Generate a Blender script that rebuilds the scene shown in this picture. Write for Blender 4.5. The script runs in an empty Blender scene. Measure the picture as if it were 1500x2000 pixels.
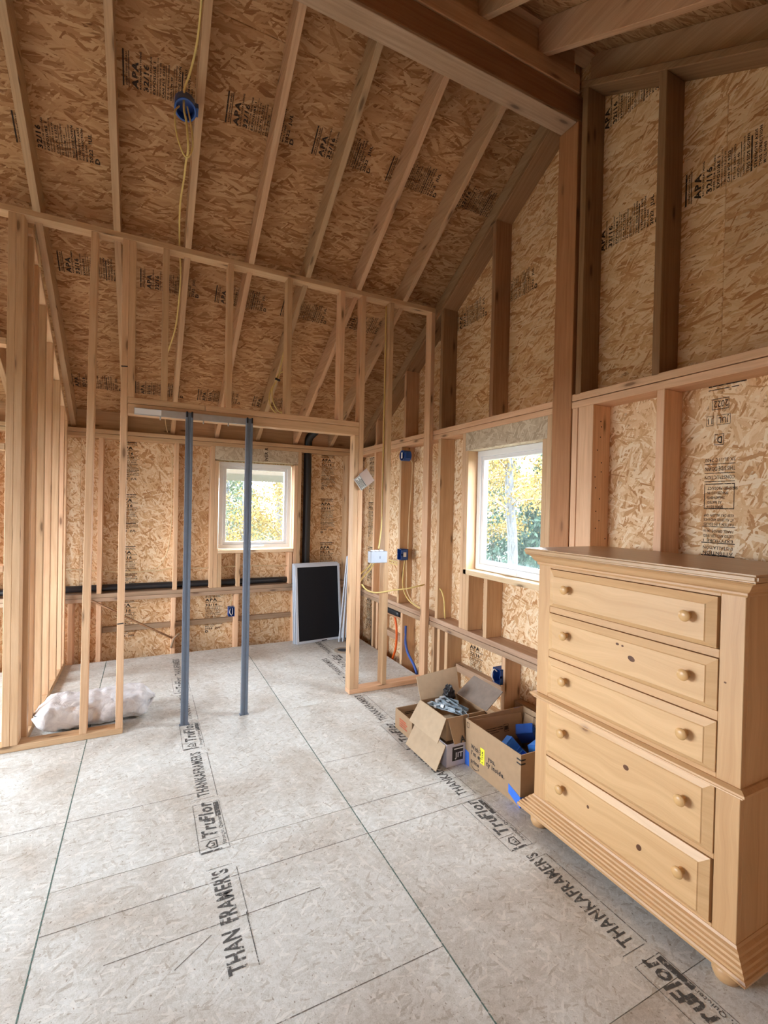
import bpy, bmesh, math, random
from mathutils import Matrix, Vector, Euler
from mathutils import noise as mnoise
random.seed(7)
SC = bpy.context.scene
COL = SC.collection

# ------------------------------------------------------------------ camera, world, lights, exposure
cam_d = bpy.data.cameras.new('camera'); cam = bpy.data.objects.new('camera', cam_d); COL.objects.link(cam)
cam_d.sensor_fit = 'VERTICAL'; cam_d.sensor_height = 24.0; cam_d.lens = 24.0*927.26/2000
cam_d.clip_start = 0.05; cam_d.clip_end = 300
_r = Vector((0.89377321, -0.44800882, 0.0213905)); _u = Vector((-0.01452028, 0.01876446, 0.99971849)); _b = _r.cross(_u)
cam.matrix_world = Matrix(((_r.x, _u.x, _b.x, 0), (_r.y, _u.y, _b.y, 0), (_r.z, _u.z, _b.z, 1.46869), (0, 0, 0, 1)))
SC.camera = cam
world = bpy.data.worlds.new('sky'); SC.world = world; world.use_nodes = True
_bg = world.node_tree.nodes['Background']
_bg.inputs[0].default_value = (0.84, 0.92, 1.0, 1); _bg.inputs[1].default_value = 3.0
SC.view_settings.view_transform = 'Standard'; SC.view_settings.look = 'None'
SC.view_settings.gamma = 1.0; SC.view_settings.use_curve_mapping = False
SC.view_settings.exposure = 3.62
SC.cycles.use_denoising = True
SC.cycles.max_bounces = 10; SC.cycles.diffuse_bounces = 6; SC.cycles.transparent_max_bounces = 12
SC.cycles.sample_clamp_indirect = 6.0
SC.cycles.caustics_reflective = False; SC.cycles.caustics_refractive = False

def portal(loc, sx, sy, normal):
    l = bpy.data.lights.new('daylight_portal', 'AREA'); l.shape = 'RECTANGLE'; l.size = sx; l.size_y = sy
    l.cycles.is_portal = True
    o = bpy.data.objects.new('daylight_portal', l); COL.objects.link(o); o.location = loc
    o.rotation_euler = Vector(normal).to_track_quat('-Z', 'Y').to_euler()
XL, XR, YB, YF = -3.0, 2.157, 5.03, -1.03      # room faces: left, right, back, front (behind the camera)
RY, RZ, SL = 2.06, 3.945, 0.6                  # roof: rafter undersides z = RZ - SL*(y-RY) beyond the beam
# portals stand in the unseen openings listed here, the front one added for fill: (plane, a0, a1, z0, z1)
LEFT_OPEN = [(1.90, 4.70, 0.60, 2.10)]
FRONT_FILL_OPEN = [(-2.8, -2.0, 0.50, 2.0)]
for a0, a1, z0, z1 in LEFT_OPEN: portal((XL-.18, (a0+a1)/2, (z0+z1)/2), a1-a0, z1-z0, (1, 0, 0))
for a0, a1, z0, z1 in FRONT_FILL_OPEN: portal(((a0+a1)/2, YF-.18, (z0+z1)/2), a1-a0, z1-z0, (0, 1, 0))
portal((XR+.16, 2.536, 1.46), .74, .86, (-1, 0, 0)); portal((1.04, YB+.16, 1.46), .72, .86, (0, -1, 0))

# ------------------------------------------------------------------ node helpers and materials
class NT:
    def __init__(s, name, rough=.7, spec=.3):
        s.m = bpy.data.materials.new(name); s.m.use_nodes = True; s.t = s.m.node_tree; s.N = s.t.nodes; s.L = s.t.links
        s.b = s.N['Principled BSDF']; s.b.inputs['Roughness'].default_value = rough
        s.b.inputs['Specular IOR Level'].default_value = spec
    def n(s, typ, **kw):
        x = s.N.new(typ)
        for k, v in kw.items(): setattr(x, k, v)
        return x
    def math(s, op, a, b=None, c=None, clamp=False):
        x = s.n('ShaderNodeMath', operation=op); x.use_clamp = clamp
        for i, v in enumerate((a, b, c)):
            if v is None: continue
            if hasattr(v, 'links'): s.L.new(v, x.inputs[i])
            else: x.inputs[i].default_value = v
        return x.outputs[0]
    def mixf(s, f, a, b):
        x = s.n('ShaderNodeMix', data_type='FLOAT')
        for i, v in ((0, f), (2, a), (3, b)):
            if hasattr(v, 'links'): s.L.new(v, x.inputs[i])
            else: x.inputs[i].default_value = v
        return x.outputs[0]
    def mixv(s, f, a, b):
        x = s.n('ShaderNodeMix', data_type='VECTOR'); s.L.new(f, x.inputs[0]); s.L.new(a, x.inputs[4]); s.L.new(b, x.inputs[5])
        return x.outputs[1]
    def mixc(s, f, a, b, mode='MIX'):
        x = s.n('ShaderNodeMix', data_type='RGBA', blend_type=mode)
        for i, v in ((0, f), (6, a), (7, b)):
            if hasattr(v, 'links'): s.L.new(v, x.inputs[i])
            elif i == 0: x.inputs[i].default_value = v
            else: x.inputs[i].default_value = (*v, 1)
        return x.outputs[2]
    def uv(s):
        u = s.n('ShaderNodeTexCoord').outputs['UV']; r = s.n('ShaderNodeObjectInfo').outputs['Random']
        c = s.n('ShaderNodeCombineXYZ'); s.L.new(s.math('MULTIPLY', r, 37.0), c.inputs[0]); s.L.new(s.math('MULTIPLY', r, 91.0), c.inputs[1])
        a = s.n('ShaderNodeVectorMath', operation='ADD'); s.L.new(u, a.inputs[0]); s.L.new(c.outputs[0], a.inputs[1])
        s.rand = r
        return a.outputs[0]
    def mapping(s, v, scale=(1, 1, 1), rot=0, loc=(0, 0, 0)):
        x = s.n('ShaderNodeMapping'); s.L.new(v, x.inputs[0]); x.inputs['Scale'].default_value = scale
        x.inputs['Rotation'].default_value = (0, 0, rot); x.inputs['Location'].default_value = loc
        return x.outputs[0]
    def noise(s, v, scale, detail=3, rough=.5, dist=0):
        x = s.n('ShaderNodeTexNoise'); s.L.new(v, x.inputs['Vector']); x.inputs['Scale'].default_value = scale
        x.inputs['Detail'].default_value = detail; x.inputs['Roughness'].default_value = rough; x.inputs['Distortion'].default_value = dist
        return x.outputs['Fac']
    def ramp(s, f, stops, interp='LINEAR'):
        x = s.n('ShaderNodeValToRGB'); s.L.new(f, x.inputs[0]); cr = x.color_ramp; cr.interpolation = interp
        while len(cr.elements) < len(stops): cr.elements.new(.5)
        for e, (p, c) in zip(cr.elements, stops): e.position = p; e.color = (*c, 1) if len(c) == 3 else c
        return x.outputs[0]
    def bump(s, h, dist=.002, strength=1.0):
        x = s.n('ShaderNodeBump'); s.L.new(h, x.inputs['Height']); x.inputs['Distance'].default_value = dist
        x.inputs['Strength'].default_value = strength; s.L.new(x.outputs[0], s.b.inputs['Normal'])
    def col(s, c):
        if hasattr(c, 'links'): s.L.new(c, s.b.inputs['Base Color'])
        else: s.b.inputs['Base Color'].default_value = (*c, 1)

def plain(name, col, rough=.6, metal=0, spec=.4, var=0.0, bump=0):
    t = NT(name, rough, spec); t.b.inputs['Metallic'].default_value = metal
    if var or bump:
        uv = t.uv(); nz = t.noise(uv, 25, 4)
        dark = tuple(c*(1-var) for c in col); t.col(t.ramp(nz, [(.3, dark), (.7, col)]))
        if bump: t.bump(nz, bump)
    else: t.col(col)
    return t.m

def osb(name, layers, stops, seed=0, gray=None, rough=.75, bumpd=.0024, warp=.008):
    """strand board: layers of elongated cells, the highest cell wins; colour, grain and relief follow the strand"""
    t = NT(name, rough, .25); uv = t.uv()
    wn = t.n('ShaderNodeTexNoise'); t.L.new(uv, wn.inputs['Vector']); wn.inputs['Scale'].default_value = 9; wn.inputs['Detail'].default_value = 2
    sub = t.n('ShaderNodeVectorMath', operation='MULTIPLY_ADD'); t.L.new(wn.outputs['Color'], sub.inputs[0])
    sub.inputs[1].default_value = (warp, warp, 0); t.L.new(uv, sub.inputs[2]); wuv = sub.outputs[0]
    H = G = V = None
    for i, (ang, ln, wd) in enumerate(layers):
        mp = t.n('ShaderNodeVectorRotate', rotation_type='Z_AXIS'); t.L.new(wuv, mp.inputs['Vector']); mp.inputs['Angle'].default_value = math.radians(ang)
        mv = t.mapping(mp.outputs[0], (1/ln, 1/wd, 1), 0, (seed*3.1+i*17.3, i*9.7+seed, 0))
        vo = t.n('ShaderNodeTexVoronoi', voronoi_dimensions='2D'); t.L.new(mv, vo.inputs['Vector']); vo.inputs['Scale'].default_value = 1
        vo.inputs['Randomness'].default_value = .9
        sep = t.n('ShaderNodeSeparateColor'); t.L.new(vo.outputs['Color'], sep.inputs[0])
        # height drops off towards the cell border so strands get irregular ends
        h = t.math('SUBTRACT', sep.outputs[0], t.math('MULTIPLY', vo.outputs['Distance'], .55))
        g = sep.outputs[1]
        if H is None: H, G, V = h, g, mv
        else:
            gt = t.math('GREATER_THAN', h, H)
            G = t.mixf(gt, G, g); V = t.mixv(gt, V, mv); H = t.math('MAXIMUM', H, h)
    grain = t.noise(t.mapping(V, (.8, 9, 1)), 2.4, 5, .72)
    f = t.math('ADD', t.math('MULTIPLY', G, .66), t.math('MULTIPLY', grain, .75))
    f = t.math('SUBTRACT', f, .22, clamp=True)
    c = t.ramp(f, stops)
    deep = t.ramp(H, [(.15, (.45, .34, .26)), (.42, (1, 1, 1))])  # strands lying low get darker, crevice shade put into the colour
    c = t.mixc(.85, c, deep, 'MULTIPLY')
    big = t.ramp(t.noise(uv, 1.3, 3), [(.3, (.86, .84, .82)), (.7, (1.06, 1.05, 1.03))])
    c = t.mixc(1, c, big, 'MULTIPLY')
    if gray: c = t.mixc(gray[0], c, gray[1])
    t.col(c); t.bump(t.math('ADD', H, t.math('MULTIPLY', grain, .15)), bumpd, .8)
    return t.m

W_STOPS = [(0, (.34, .14, .05)), (.18, (.54, .285, .125)), (.36, (.74, .485, .262)), (.60, (.87, .665, .43)), (1, (.96, .85, .67))]
R_SHADE_STOPS = [(0, (.16, .058, .02)), (.2, (.30, .135, .05)), (.42, (.44, .235, .105)), (.72, (.56, .335, .17)), (1, (.66, .45, .26))]  # wall sheathing palette taken darker, shade under the roof painted in
ANG = [(80, .12, .017), (12, .10, .020), (50, .13, .013), (-40, .11, .018), (-72, .10, .014), (30, .08, .024), (-15, .09, .010), (65, .07, .009)]
M = {}
M['osb_wall'] = osb('osb_wall', ANG, W_STOPS, 1)
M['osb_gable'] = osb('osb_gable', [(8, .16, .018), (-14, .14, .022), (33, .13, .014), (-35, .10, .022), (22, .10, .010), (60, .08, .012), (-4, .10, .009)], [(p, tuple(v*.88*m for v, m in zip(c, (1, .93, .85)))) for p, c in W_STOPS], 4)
M['osb_roof'] = osb('osb_roof', [(4, .17, .017), (-12, .14, .022), (20, .13, .014), (-30, .10, .022), (10, .11, .010), (48, .08, .013), (-6, .11, .009)], R_SHADE_STOPS, 2)
M['osb_header'] = osb('osb_header', ANG, [(0, (.36, .27, .18)), (.4, (.54, .45, .33)), (.7, (.64, .56, .43)), (1, (.72, .66, .54))], 3, bumpd=.001)

def floor_mat():
    t = NT('osb_floor', .62, .35); uv = t.uv()
    H = G = V = None
    for i, (ang, ln, wd) in enumerate([(70, .045, .009), (15, .05, .011), (-45, .04, .008), (-80, .05, .010)]):
        mp = t.n('ShaderNodeVectorRotate', rotation_type='Z_AXIS'); t.L.new(uv, mp.inputs['Vector']); mp.inputs['Angle'].default_value = math.radians(ang)
        mv = t.mapping(mp.outputs[0], (1/ln, 1/wd, 1), 0, (i*7.3, i*4.7, 0))
        vo = t.n('ShaderNodeTexVoronoi', voronoi_dimensions='2D'); t.L.new(mv, vo.inputs['Vector']); vo.inputs['Scale'].default_value = 1
        sep = t.n('ShaderNodeSeparateColor'); t.L.new(vo.outputs['Color'], sep.inputs[0])
        h = t.math('SUBTRACT', sep.outputs[0], t.math('MULTIPLY', vo.outputs['Distance'], .6)); g = sep.outputs[1]
        if H is None: H, G = h, g
        else:
            gt = t.math('GREATER_THAN', h, H); G = t.mixf(gt, G, g); H = t.math('MAXIMUM', H, h)
    fine = t.noise(uv, 240, 4, .7); mid = t.noise(uv, 45, 4, .65, .6)
    f = t.math('ADD', t.math('MULTIPLY', G, .19), t.math('ADD', t.math('MULTIPLY', fine, .72), t.math('MULTIPLY', mid, .42)))
    c = t.ramp(f, [(.35, (.31, .265, .21)), (.48, (.50, .485, .44)), (.66, (.63, .63, .60)), (.9, (.76, .77, .76))])
    c = t.mixc(t.math('MULTIPLY', t.math('GREATER_THAN', G, .90), .42), c, (.80, .78, .73))
    c = t.mixc(t.math('MULTIPLY', t.math('LESS_THAN', G, .06), .26), c, (.33, .26, .19))
    # dirt: broad traffic stains and scattered specks
    st = t.ramp(t.noise(uv, 1.7, 5, .6, .4), [(.33, (.62, .51, .42)), (.56, (1, 1, 1))]); c = t.mixc(.6, c, st, 'MULTIPLY')
    sp = t.ramp(t.noise(t.mapping(uv, (1, 1.6, 1), .4), 62, 2, .5), [(.27, (.40, .33, .26)), (.33, (1, 1, 1))]); c = t.mixc(.8, c, sp, 'MULTIPLY')
    scr = t.noise(t.mapping(uv, (3, 60, 1), .5), 3, 3, .6)
    c = t.mixc(t.math('MULTIPLY', t.ramp(scr, [(.64, (0, 0, 0)), (.72, (1, 1, 1))]), .35), c, (.76, .72, .64))
    t.col(c); t.bump(t.math('ADD', H, t.math('MULTIPLY', fine, .4)), .0006, .6)
    return t.m
M['osb_floor'] = floor_mat()

def lumber(name, light, dark, knot=(.13, .06, .025), rough=.65, knots=.8, var=.16, bumpd=.0007):
    t = NT(name, rough, .3); uv = t.uv()
    w = t.noise(t.mapping(uv, (.8, 3, 1)), 2.0, 3)
    v = t.n('ShaderNodeVectorMath', operation='MULTIPLY_ADD'); cc = t.n('ShaderNodeCombineXYZ'); t.L.new(w, cc.inputs[1])
    t.L.new(cc.outputs[0], v.inputs[0]); v.inputs[1].default_value = (0, .05, 0); t.L.new(uv, v.inputs[2])
    g1 = t.noise(t.mapping(v.outputs[0], (1.2, 42, 1)), 1.6, 3, .6); g2 = t.noise(t.mapping(v.outputs[0], (5, 260, 1)), 1.6, 2, .6)
    f = t.math('ADD', t.math('MULTIPLY', g1, .7), t.math('MULTIPLY', g2, .3))
    c = t.ramp(f, [(.32, dark), (.62, light)])
    blot = t.ramp(t.noise(t.mapping(uv, (1.2, 6, 1)), 2.5, 3), [(.3, (.86, .80, .74)), (.65, (1, 1, 1))]); c = t.mixc(.8, c, blot, 'MULTIPLY')
    vo = t.n('ShaderNodeTexVoronoi', voronoi_dimensions='2D'); t.L.new(t.mapping(uv, (2.6, 9.5, 1)), vo.inputs['Vector']); vo.inputs['Scale'].default_value = 1
    sep = t.n('ShaderNodeSeparateColor'); t.L.new(vo.outputs['Color'], sep.inputs[0])
    on = t.math('LESS_THAN', sep.outputs[0], .30)
    kk = t.ramp(vo.outputs['Distance'], [(.055, (1, 1, 1)), (.10, (.35, .35, .35)), (.19, (0, 0, 0))])
    c = t.mixc(t.math('MULTIPLY', t.math('MULTIPLY', kk, on), knots), c, knot)
    hs = t.n('ShaderNodeHueSaturation'); t.L.new(c, hs.inputs['Color'])
    t.L.new(t.math('ADD', t.math('MULTIPLY', t.rand, var*2), 1-var), hs.inputs['Value'])
    t.L.new(t.math('ADD', t.math('MULTIPLY', t.rand, -.012), .506), hs.inputs['Hue'])
    t.col(hs.outputs[0]); t.bump(f, bumpd, .7)
    return t.m
M['lumber'] = lumber('lumber', (.75, .505, .31), (.61, .38, .225))
M['lumber_rafter'] = lumber('lumber_rafter', (.60, .39, .235), (.46, .285, .16))
M['lumber_old_shaded'] = lumber('lumber_old_shaded', (.37, .21, .11), (.25, .13, .062), (.07, .035, .015))  # brown lumber, the shade on the upper studs put into its colour
M['lumber_gray'] = lumber('lumber_gray', (.47, .33, .225), (.34, .225, .145), (.10, .06, .04))
M['fir'] = lumber('fir', (.47, .235, .11), (.36, .165, .072), (.10, .04, .02), knots=.5)
M['fir_shaded'] = lumber('fir_shaded', (.33, .165, .075), (.24, .112, .05), (.08, .04, .02), knots=.4)  # darker copy of the fir, shade at the ridge put into the tone
M['sill_bright'] = lumber('sill_bright', (.84, .66, .44), (.72, .52, .31))
def pine(name, light, dark, knotp=.12):
    t = NT(name, .42, .45); uv = t.uv()
    w = t.noise(t.mapping(uv, (1, 3, 1)), 2.2, 2)
    v = t.n('ShaderNodeVectorMath', operation='MULTIPLY_ADD'); cc = t.n('ShaderNodeCombineXYZ'); t.L.new(w, cc.inputs[1])
    t.L.new(cc.outputs[0], v.inputs[0]); v.inputs[1].default_value = (0, .12, 0); t.L.new(uv, v.inputs[2])
    g1 = t.noise(t.mapping(v.outputs[0], (.9, 22, 1)), 1.5, 3, .55); g2 = t.noise(t.mapping(v.outputs[0], (3, 190, 1)), 1.5, 2)
    f = t.math('ADD', t.math('MULTIPLY', g1, .75), t.math('MULTIPLY', g2, .25)); c = t.ramp(f, [(.30, dark), (.66, light)])
    vo = t.n('ShaderNodeTexVoronoi', voronoi_dimensions='2D'); t.L.new(t.mapping(uv, (3.0, 5.5, 1)), vo.inputs['Vector']); vo.inputs['Scale'].default_value = 1
    sep = t.n('ShaderNodeSeparateColor'); t.L.new(vo.outputs['Color'], sep.inputs[0]); on = t.math('LESS_THAN', sep.outputs[0], knotp)
    kk = t.ramp(vo.outputs['Distance'], [(.03, (1, 1, 1)), (.055, (.35, .35, .35)), (.11, (0, 0, 0))])
    c = t.mixc(t.math('MULTIPLY', t.math('MULTIPLY', kk, on), .8), c, (.16, .06, .02))
    t.col(c); t.bump(f, .0003, .5)
    return t.m
M['pine'] = pine('pine_honey', (.60, .37, .185), (.48, .275, .125))
M['pine_drawer'] = pine('pine_drawer', (.66, .425, .215), (.54, .325, .15), .2)
M['pine_top'] = pine('pine_top', (.54, .35, .19), (.44, .27, .135))
M['pine_top'].node_tree.nodes['Principled BSDF'].inputs['Roughness'].default_value = .32
M['knob'] = plain('turned_knob', (.66, .40, .17), .35, spec=.5, var=.15)
M['knot'] = plain('dark_knot', (.13, .05, .018), .5, var=.4)
M['gap'] = plain('dark_recess', (.03, .018, .01), .9)
M['ink'] = plain('black_ink', (.045, .038, .036), .75, var=.35)
def ink_mat(name, col, thr):
    t = NT(name, .8, .2); uv = t.uv(); t.col(col)
    tr = t.n('ShaderNodeBsdfTransparent'); mx = t.n('ShaderNodeMixShader')
    f = t.ramp(t.noise(uv, 60, 4, .7), [(thr-.08, (0, 0, 0)), (thr+.04, (1, 1, 1))])
    t.L.new(t.math('MULTIPLY', f, .92), mx.inputs[0]); t.L.new(tr.outputs[0], mx.inputs[1]); t.L.new(t.b.outputs[0], mx.inputs[2])
    t.L.new(mx.outputs[0], t.N['Material Output'].inputs[0]); return t.m
M['ink_floor'] = ink_mat('worn_floor_ink', (.10, .095, .09), .44)
M['ink_worn'] = ink_mat('worn_ink', (.045, .03, .024), .40)
M['chalk_green'] = ink_mat('green_edge_paint', (.13, .20, .175), .46)
M['pencil'] = ink_mat('pencil_line', (.17, .145, .125), .44)
M['steel'] = plain('gray_blue_steel', (.165, .20, .26), .45, .25, var=.12)
M['galv'] = plain('galvanised', (.60, .64, .68), .35, .7, var=.12)
M['bracket'] = plain('zinc_bracket', (.42, .50, .56), .35, .6, var=.3)
M['dark'] = plain('black_plastic', (.018, .018, .022), .4, var=.3)
M['abs'] = plain('black_pipe', (.017, .017, .02), .38, spec=.5)
M['blue'] = plain('blue_plastic', (.018, .085, .36), .35, spec=.5, var=.1)
M['blue_bright'] = plain('bright_blue_plastic', (.06, .30, .95), .35, spec=.5, var=.1)
M['tape'] = plain('blue_painters_tape', (.05, .20, .80), .6, var=.15)
M['white'] = plain('white_vinyl', (.80, .82, .84), .35, spec=.5)
M['white_box'] = plain('pale_box', (.42, .47, .55), .5, var=.06)
M['lilac'] = plain('pale_lilac_carton', (.62, .60, .70), .6, var=.08)
M['cable'] = plain('yellow_cable', (.78, .60, .22), .45, var=.12)
M['cable_pale'] = plain('pale_cable', (.70, .52, .30), .5, var=.12)
M['orange'] = plain('orange_pex', (.85, .14, .02), .4)
M['bluepex'] = plain('blue_pex', (.05, .12, .45), .4)
M['copper'] = plain('copper_tube', (.55, .28, .15), .4, .4)
M['card'] = plain('cardboard', (.40, .265, .155), .8, var=.10)
M['card_in'] = plain('cardboard_inside', (.50, .375, .25), .85, var=.10)
M['card_dark'] = plain('cardboard_darker', (.25, .20, .165), .85, var=.2)  # darker, greyer cardboard for one flap
M['red'] = plain('red_print', (.52, .12, .06), .7, var=.3)
M['yellow'] = plain('yellow_sticker', (.95, .88, .05), .5)
M['label'] = plain('white_label', (.75, .75, .74), .6)
M['mesh'] = plain('black_screen_mesh', (.014, .015, .019), .7, spec=.15)
M['screen_frame'] = plain('screen_frame_white', (.60, .66, .75), .4)
M['gravel'] = plain('forest_floor', (.06, .065, .035), .9, var=.5)
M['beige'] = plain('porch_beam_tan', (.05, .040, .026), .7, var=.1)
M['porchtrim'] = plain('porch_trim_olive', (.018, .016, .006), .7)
M['siding'] = plain('outer_sheathing', (.45, .38, .30), .85, var=.2)
def plastic_mat():
    t = NT('white_wrapping', .35, .5); uv = t.uv(); nz = t.noise(uv, 14, 5, .6, 1.2)
    t.col(t.ramp(nz, [(.3, (.60, .60, .64)), (.6, (.82, .83, .86))])); t.bump(nz, .012, .9)
    t.b.inputs['Transmission Weight'].default_value = .0; t.b.inputs['Subsurface Weight'].default_value = .0
    return t.m
M['wrap'] = plastic_mat()
def clear_mat(name, tint, amt, rough=.05):
    t = NT(name, rough, .5); t.col(tint)
    tr = t.n('ShaderNodeBsdfTransparent'); mx = t.n('ShaderNodeMixShader'); mx.inputs[0].default_value = amt
    t.L.new(tr.outputs[0], mx.inputs[1]); t.L.new(t.b.outputs[0], mx.inputs[2]); t.L.new(mx.outputs[0], t.N['Material Output'].inputs[0]); return t.m
M['glass'] = clear_mat('window_glass', (.7, .9, .92), .07)
M['bagfilm'] = clear_mat('clear_bag', (.62, .50, .46), .55, .2)
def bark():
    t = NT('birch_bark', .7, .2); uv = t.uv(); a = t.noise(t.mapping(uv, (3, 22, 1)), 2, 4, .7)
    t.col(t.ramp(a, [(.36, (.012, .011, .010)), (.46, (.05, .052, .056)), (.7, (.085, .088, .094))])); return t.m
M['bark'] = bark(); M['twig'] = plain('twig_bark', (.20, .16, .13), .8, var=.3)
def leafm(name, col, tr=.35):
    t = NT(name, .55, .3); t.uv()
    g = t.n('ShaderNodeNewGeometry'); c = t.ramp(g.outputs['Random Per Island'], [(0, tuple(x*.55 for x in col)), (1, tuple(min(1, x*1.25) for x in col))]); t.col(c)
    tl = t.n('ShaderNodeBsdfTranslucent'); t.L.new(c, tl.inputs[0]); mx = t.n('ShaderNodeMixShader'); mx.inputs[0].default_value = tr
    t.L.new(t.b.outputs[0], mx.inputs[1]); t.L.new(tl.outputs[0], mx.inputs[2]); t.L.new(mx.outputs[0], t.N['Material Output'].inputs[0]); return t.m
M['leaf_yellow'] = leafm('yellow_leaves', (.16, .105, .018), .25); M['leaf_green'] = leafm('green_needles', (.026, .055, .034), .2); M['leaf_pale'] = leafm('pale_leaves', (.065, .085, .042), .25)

# ------------------------------------------------------------------ geometry helpers
def link(name, me, mat, parent=None, smooth=False):
    o = bpy.data.objects.new(name, me); COL.objects.link(o)
    if mat is not None and not me.materials: me.materials.append(mat)
    if parent is not None: o.parent = parent
    if smooth:
        for p in me.polygons: p.use_smooth = True
    return o
def uv_box(bm, lay=None, ax=None):
    """per-face UVs in metres; u runs along the longest extent (or axis ax)"""
    lay = lay or bm.loops.layers.uv.verify()
    co = [v.co for v in bm.verts]
    ext = [max(c[i] for c in co)-min(c[i] for c in co) for i in range(3)]
    for f in bm.faces:
        n = f.normal; k = max(range(3), key=lambda i: abs(n[i])); rest = [i for i in range(3) if i != k]
        if ax is not None and ax in rest: rest = [ax]+[i for i in rest if i != ax]
        else: rest.sort(key=lambda i: -ext[i])
        for l in f.loops: l[lay].uv = (l.vert.co[rest[0]]+k*1.7, l.vert.co[rest[1]]+k*.83)
def finish(bm, name, mat, parent, ax=None, smooth=False, loc=None, bevel=0):
    if bevel: bmesh.ops.bevel(bm, geom=list(bm.edges), offset=bevel, segments=1, affect='EDGES')
    bm.normal_update(); uv_box(bm, ax=ax)
    me = bpy.data.meshes.new(name); bm.to_mesh(me); bm.free()
    o = link(name, me, mat, parent, smooth)
    if loc is not None: o.location = loc
    return o
def box(name, x0, x1, y0, y1, z0, z1, mat, parent=None, bevel=0, ax=None):
    c = Vector(((x0+x1)/2, (y0+y1)/2, (z0+z1)/2)); d = Vector((abs(x1-x0), abs(y1-y0), abs(z1-z0)))
    bm = bmesh.new(); bmesh.ops.create_cube(bm, size=1, matrix=Matrix.Diagonal((*d, 1)))
    o = finish(bm, name, mat, parent, ax, bevel=bevel)
    o.location = c - (parent.location if parent is not None else Vector()); return o
def add_box(bm, x0, x1, y0, y1, z0, z1, mtx=None):
    m = Matrix.Translation(((x0+x1)/2, (y0+y1)/2, (z0+z1)/2)) @ Matrix.Diagonal((abs(x1-x0), abs(y1-y0), abs(z1-z0), 1))
    if mtx is not None: m = mtx @ m
    bmesh.ops.create_cube(bm, size=1, matrix=m)
def prism(name, poly, axis, t0, t1, mat, parent=None, ax=None, bevel=0):
    """extrude a polygon (two in-plane coords, axis removed in order x,y,z) between t0 and t1 along axis"""
    bm = bmesh.new()
    def mk(p, t):
        c = list(p); c.insert(axis, t); return bm.verts.new(c)
    a = [mk(p, t0) for p in poly]; b = [mk(p, t1) for p in poly]
    bm.faces.new(a); bm.faces.new(b[::-1]); n = len(poly)
    for i in range(n): bm.faces.new((a[i], b[i], b[(i+1) % n], a[(i+1) % n]))
    bmesh.ops.recalc_face_normals(bm, faces=bm.faces)
    o = finish(bm, name, mat, parent, ax, bevel=bevel)
    if parent is not None: o.location = -parent.location
    return o
def empty(name, loc=(0, 0, 0)):
    o = bpy.data.objects.new(name, None); COL.objects.link(o); o.location = loc; o.empty_display_size = .1; return o
def struct(name):
    o = empty(name); o['kind'] = 'structure'; return o
def thing(name, label, cat, loc=(0, 0, 0), group=None):
    o = empty(name, loc); return tag(o, label, cat, group)
def tag(o, label, cat, group=None):
    o['label'] = label; o['category'] = cat
    if group: o['group'] = group
    return o
def clip(poly, a, b, c):
    """keep the part of a 2-D polygon with a*x+b*y<=c"""
    out = []
    for i, p in enumerate(poly):
        q = poly[(i+1) % len(poly)]; dp = a*p[0]+b*p[1]-c; dq = a*q[0]+b*q[1]-c
        if dp <= 0: out.append(p)
        if (dp < 0 < dq) or (dq < 0 < dp):
            t = dp/(dp-dq); out.append((p[0]+t*(q[0]-p[0]), p[1]+t*(q[1]-p[1])))
    return out
def catmull(pts, n=8):
    P = [Vector(p) for p in pts]
    if len(P) < 3: return P
    P = [P[0]*2-P[1]]+P+[P[-1]*2-P[-2]]; out = []
    for i in range(1, len(P)-2):
        for k in range(n):
            t = k/n; a, b, c, d = P[i-1:i+3]
            out.append(.5*((2*b)+(c-a)*t+(2*a-5*b+4*c-d)*t*t+(3*b-a-3*c+d)*t**3))
    return out+[P[-2]]
def add_tube(bm, pts, r, seg=8, n=8, r2=None, caps=True):
    P = catmull(pts, n); rings = []; up = Vector((.13, .21, .97)).normalized()
    for i, p in enumerate(P):
        t = (P[min(i+1, len(P)-1)]-P[max(i-1, 0)]).normalized()
        s = t.cross(up)
        if s.length < .05: s = t.cross(Vector((1, 0, 0)))
        s.normalize(); w = s.cross(t).normalized(); up = w if i else up
        rr = r if r2 is None else r+(r2-r)*i/max(1, len(P)-1)
        rings.append([bm.verts.new(p+rr*(math.cos(a)*s+math.sin(a)*w)) for a in [2*math.pi*k/seg for k in range(seg)]])
    for a, b in zip(rings, rings[1:]):
        for k in range(seg): bm.faces.new((a[k], a[(k+1) % seg], b[(k+1) % seg], b[k]))
    if caps: bm.faces.new(rings[0][::-1]); bm.faces.new(rings[-1])
def tube(name, pts, r, mat, parent=None, seg=8, n=8, **kw):
    bm = bmesh.new(); add_tube(bm, pts, r, seg, n, **kw); bmesh.ops.recalc_face_normals(bm, faces=bm.faces)
    o = finish(bm, name, mat, parent, smooth=True)
    if parent is not None: o.location = -parent.location
    return o
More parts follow.
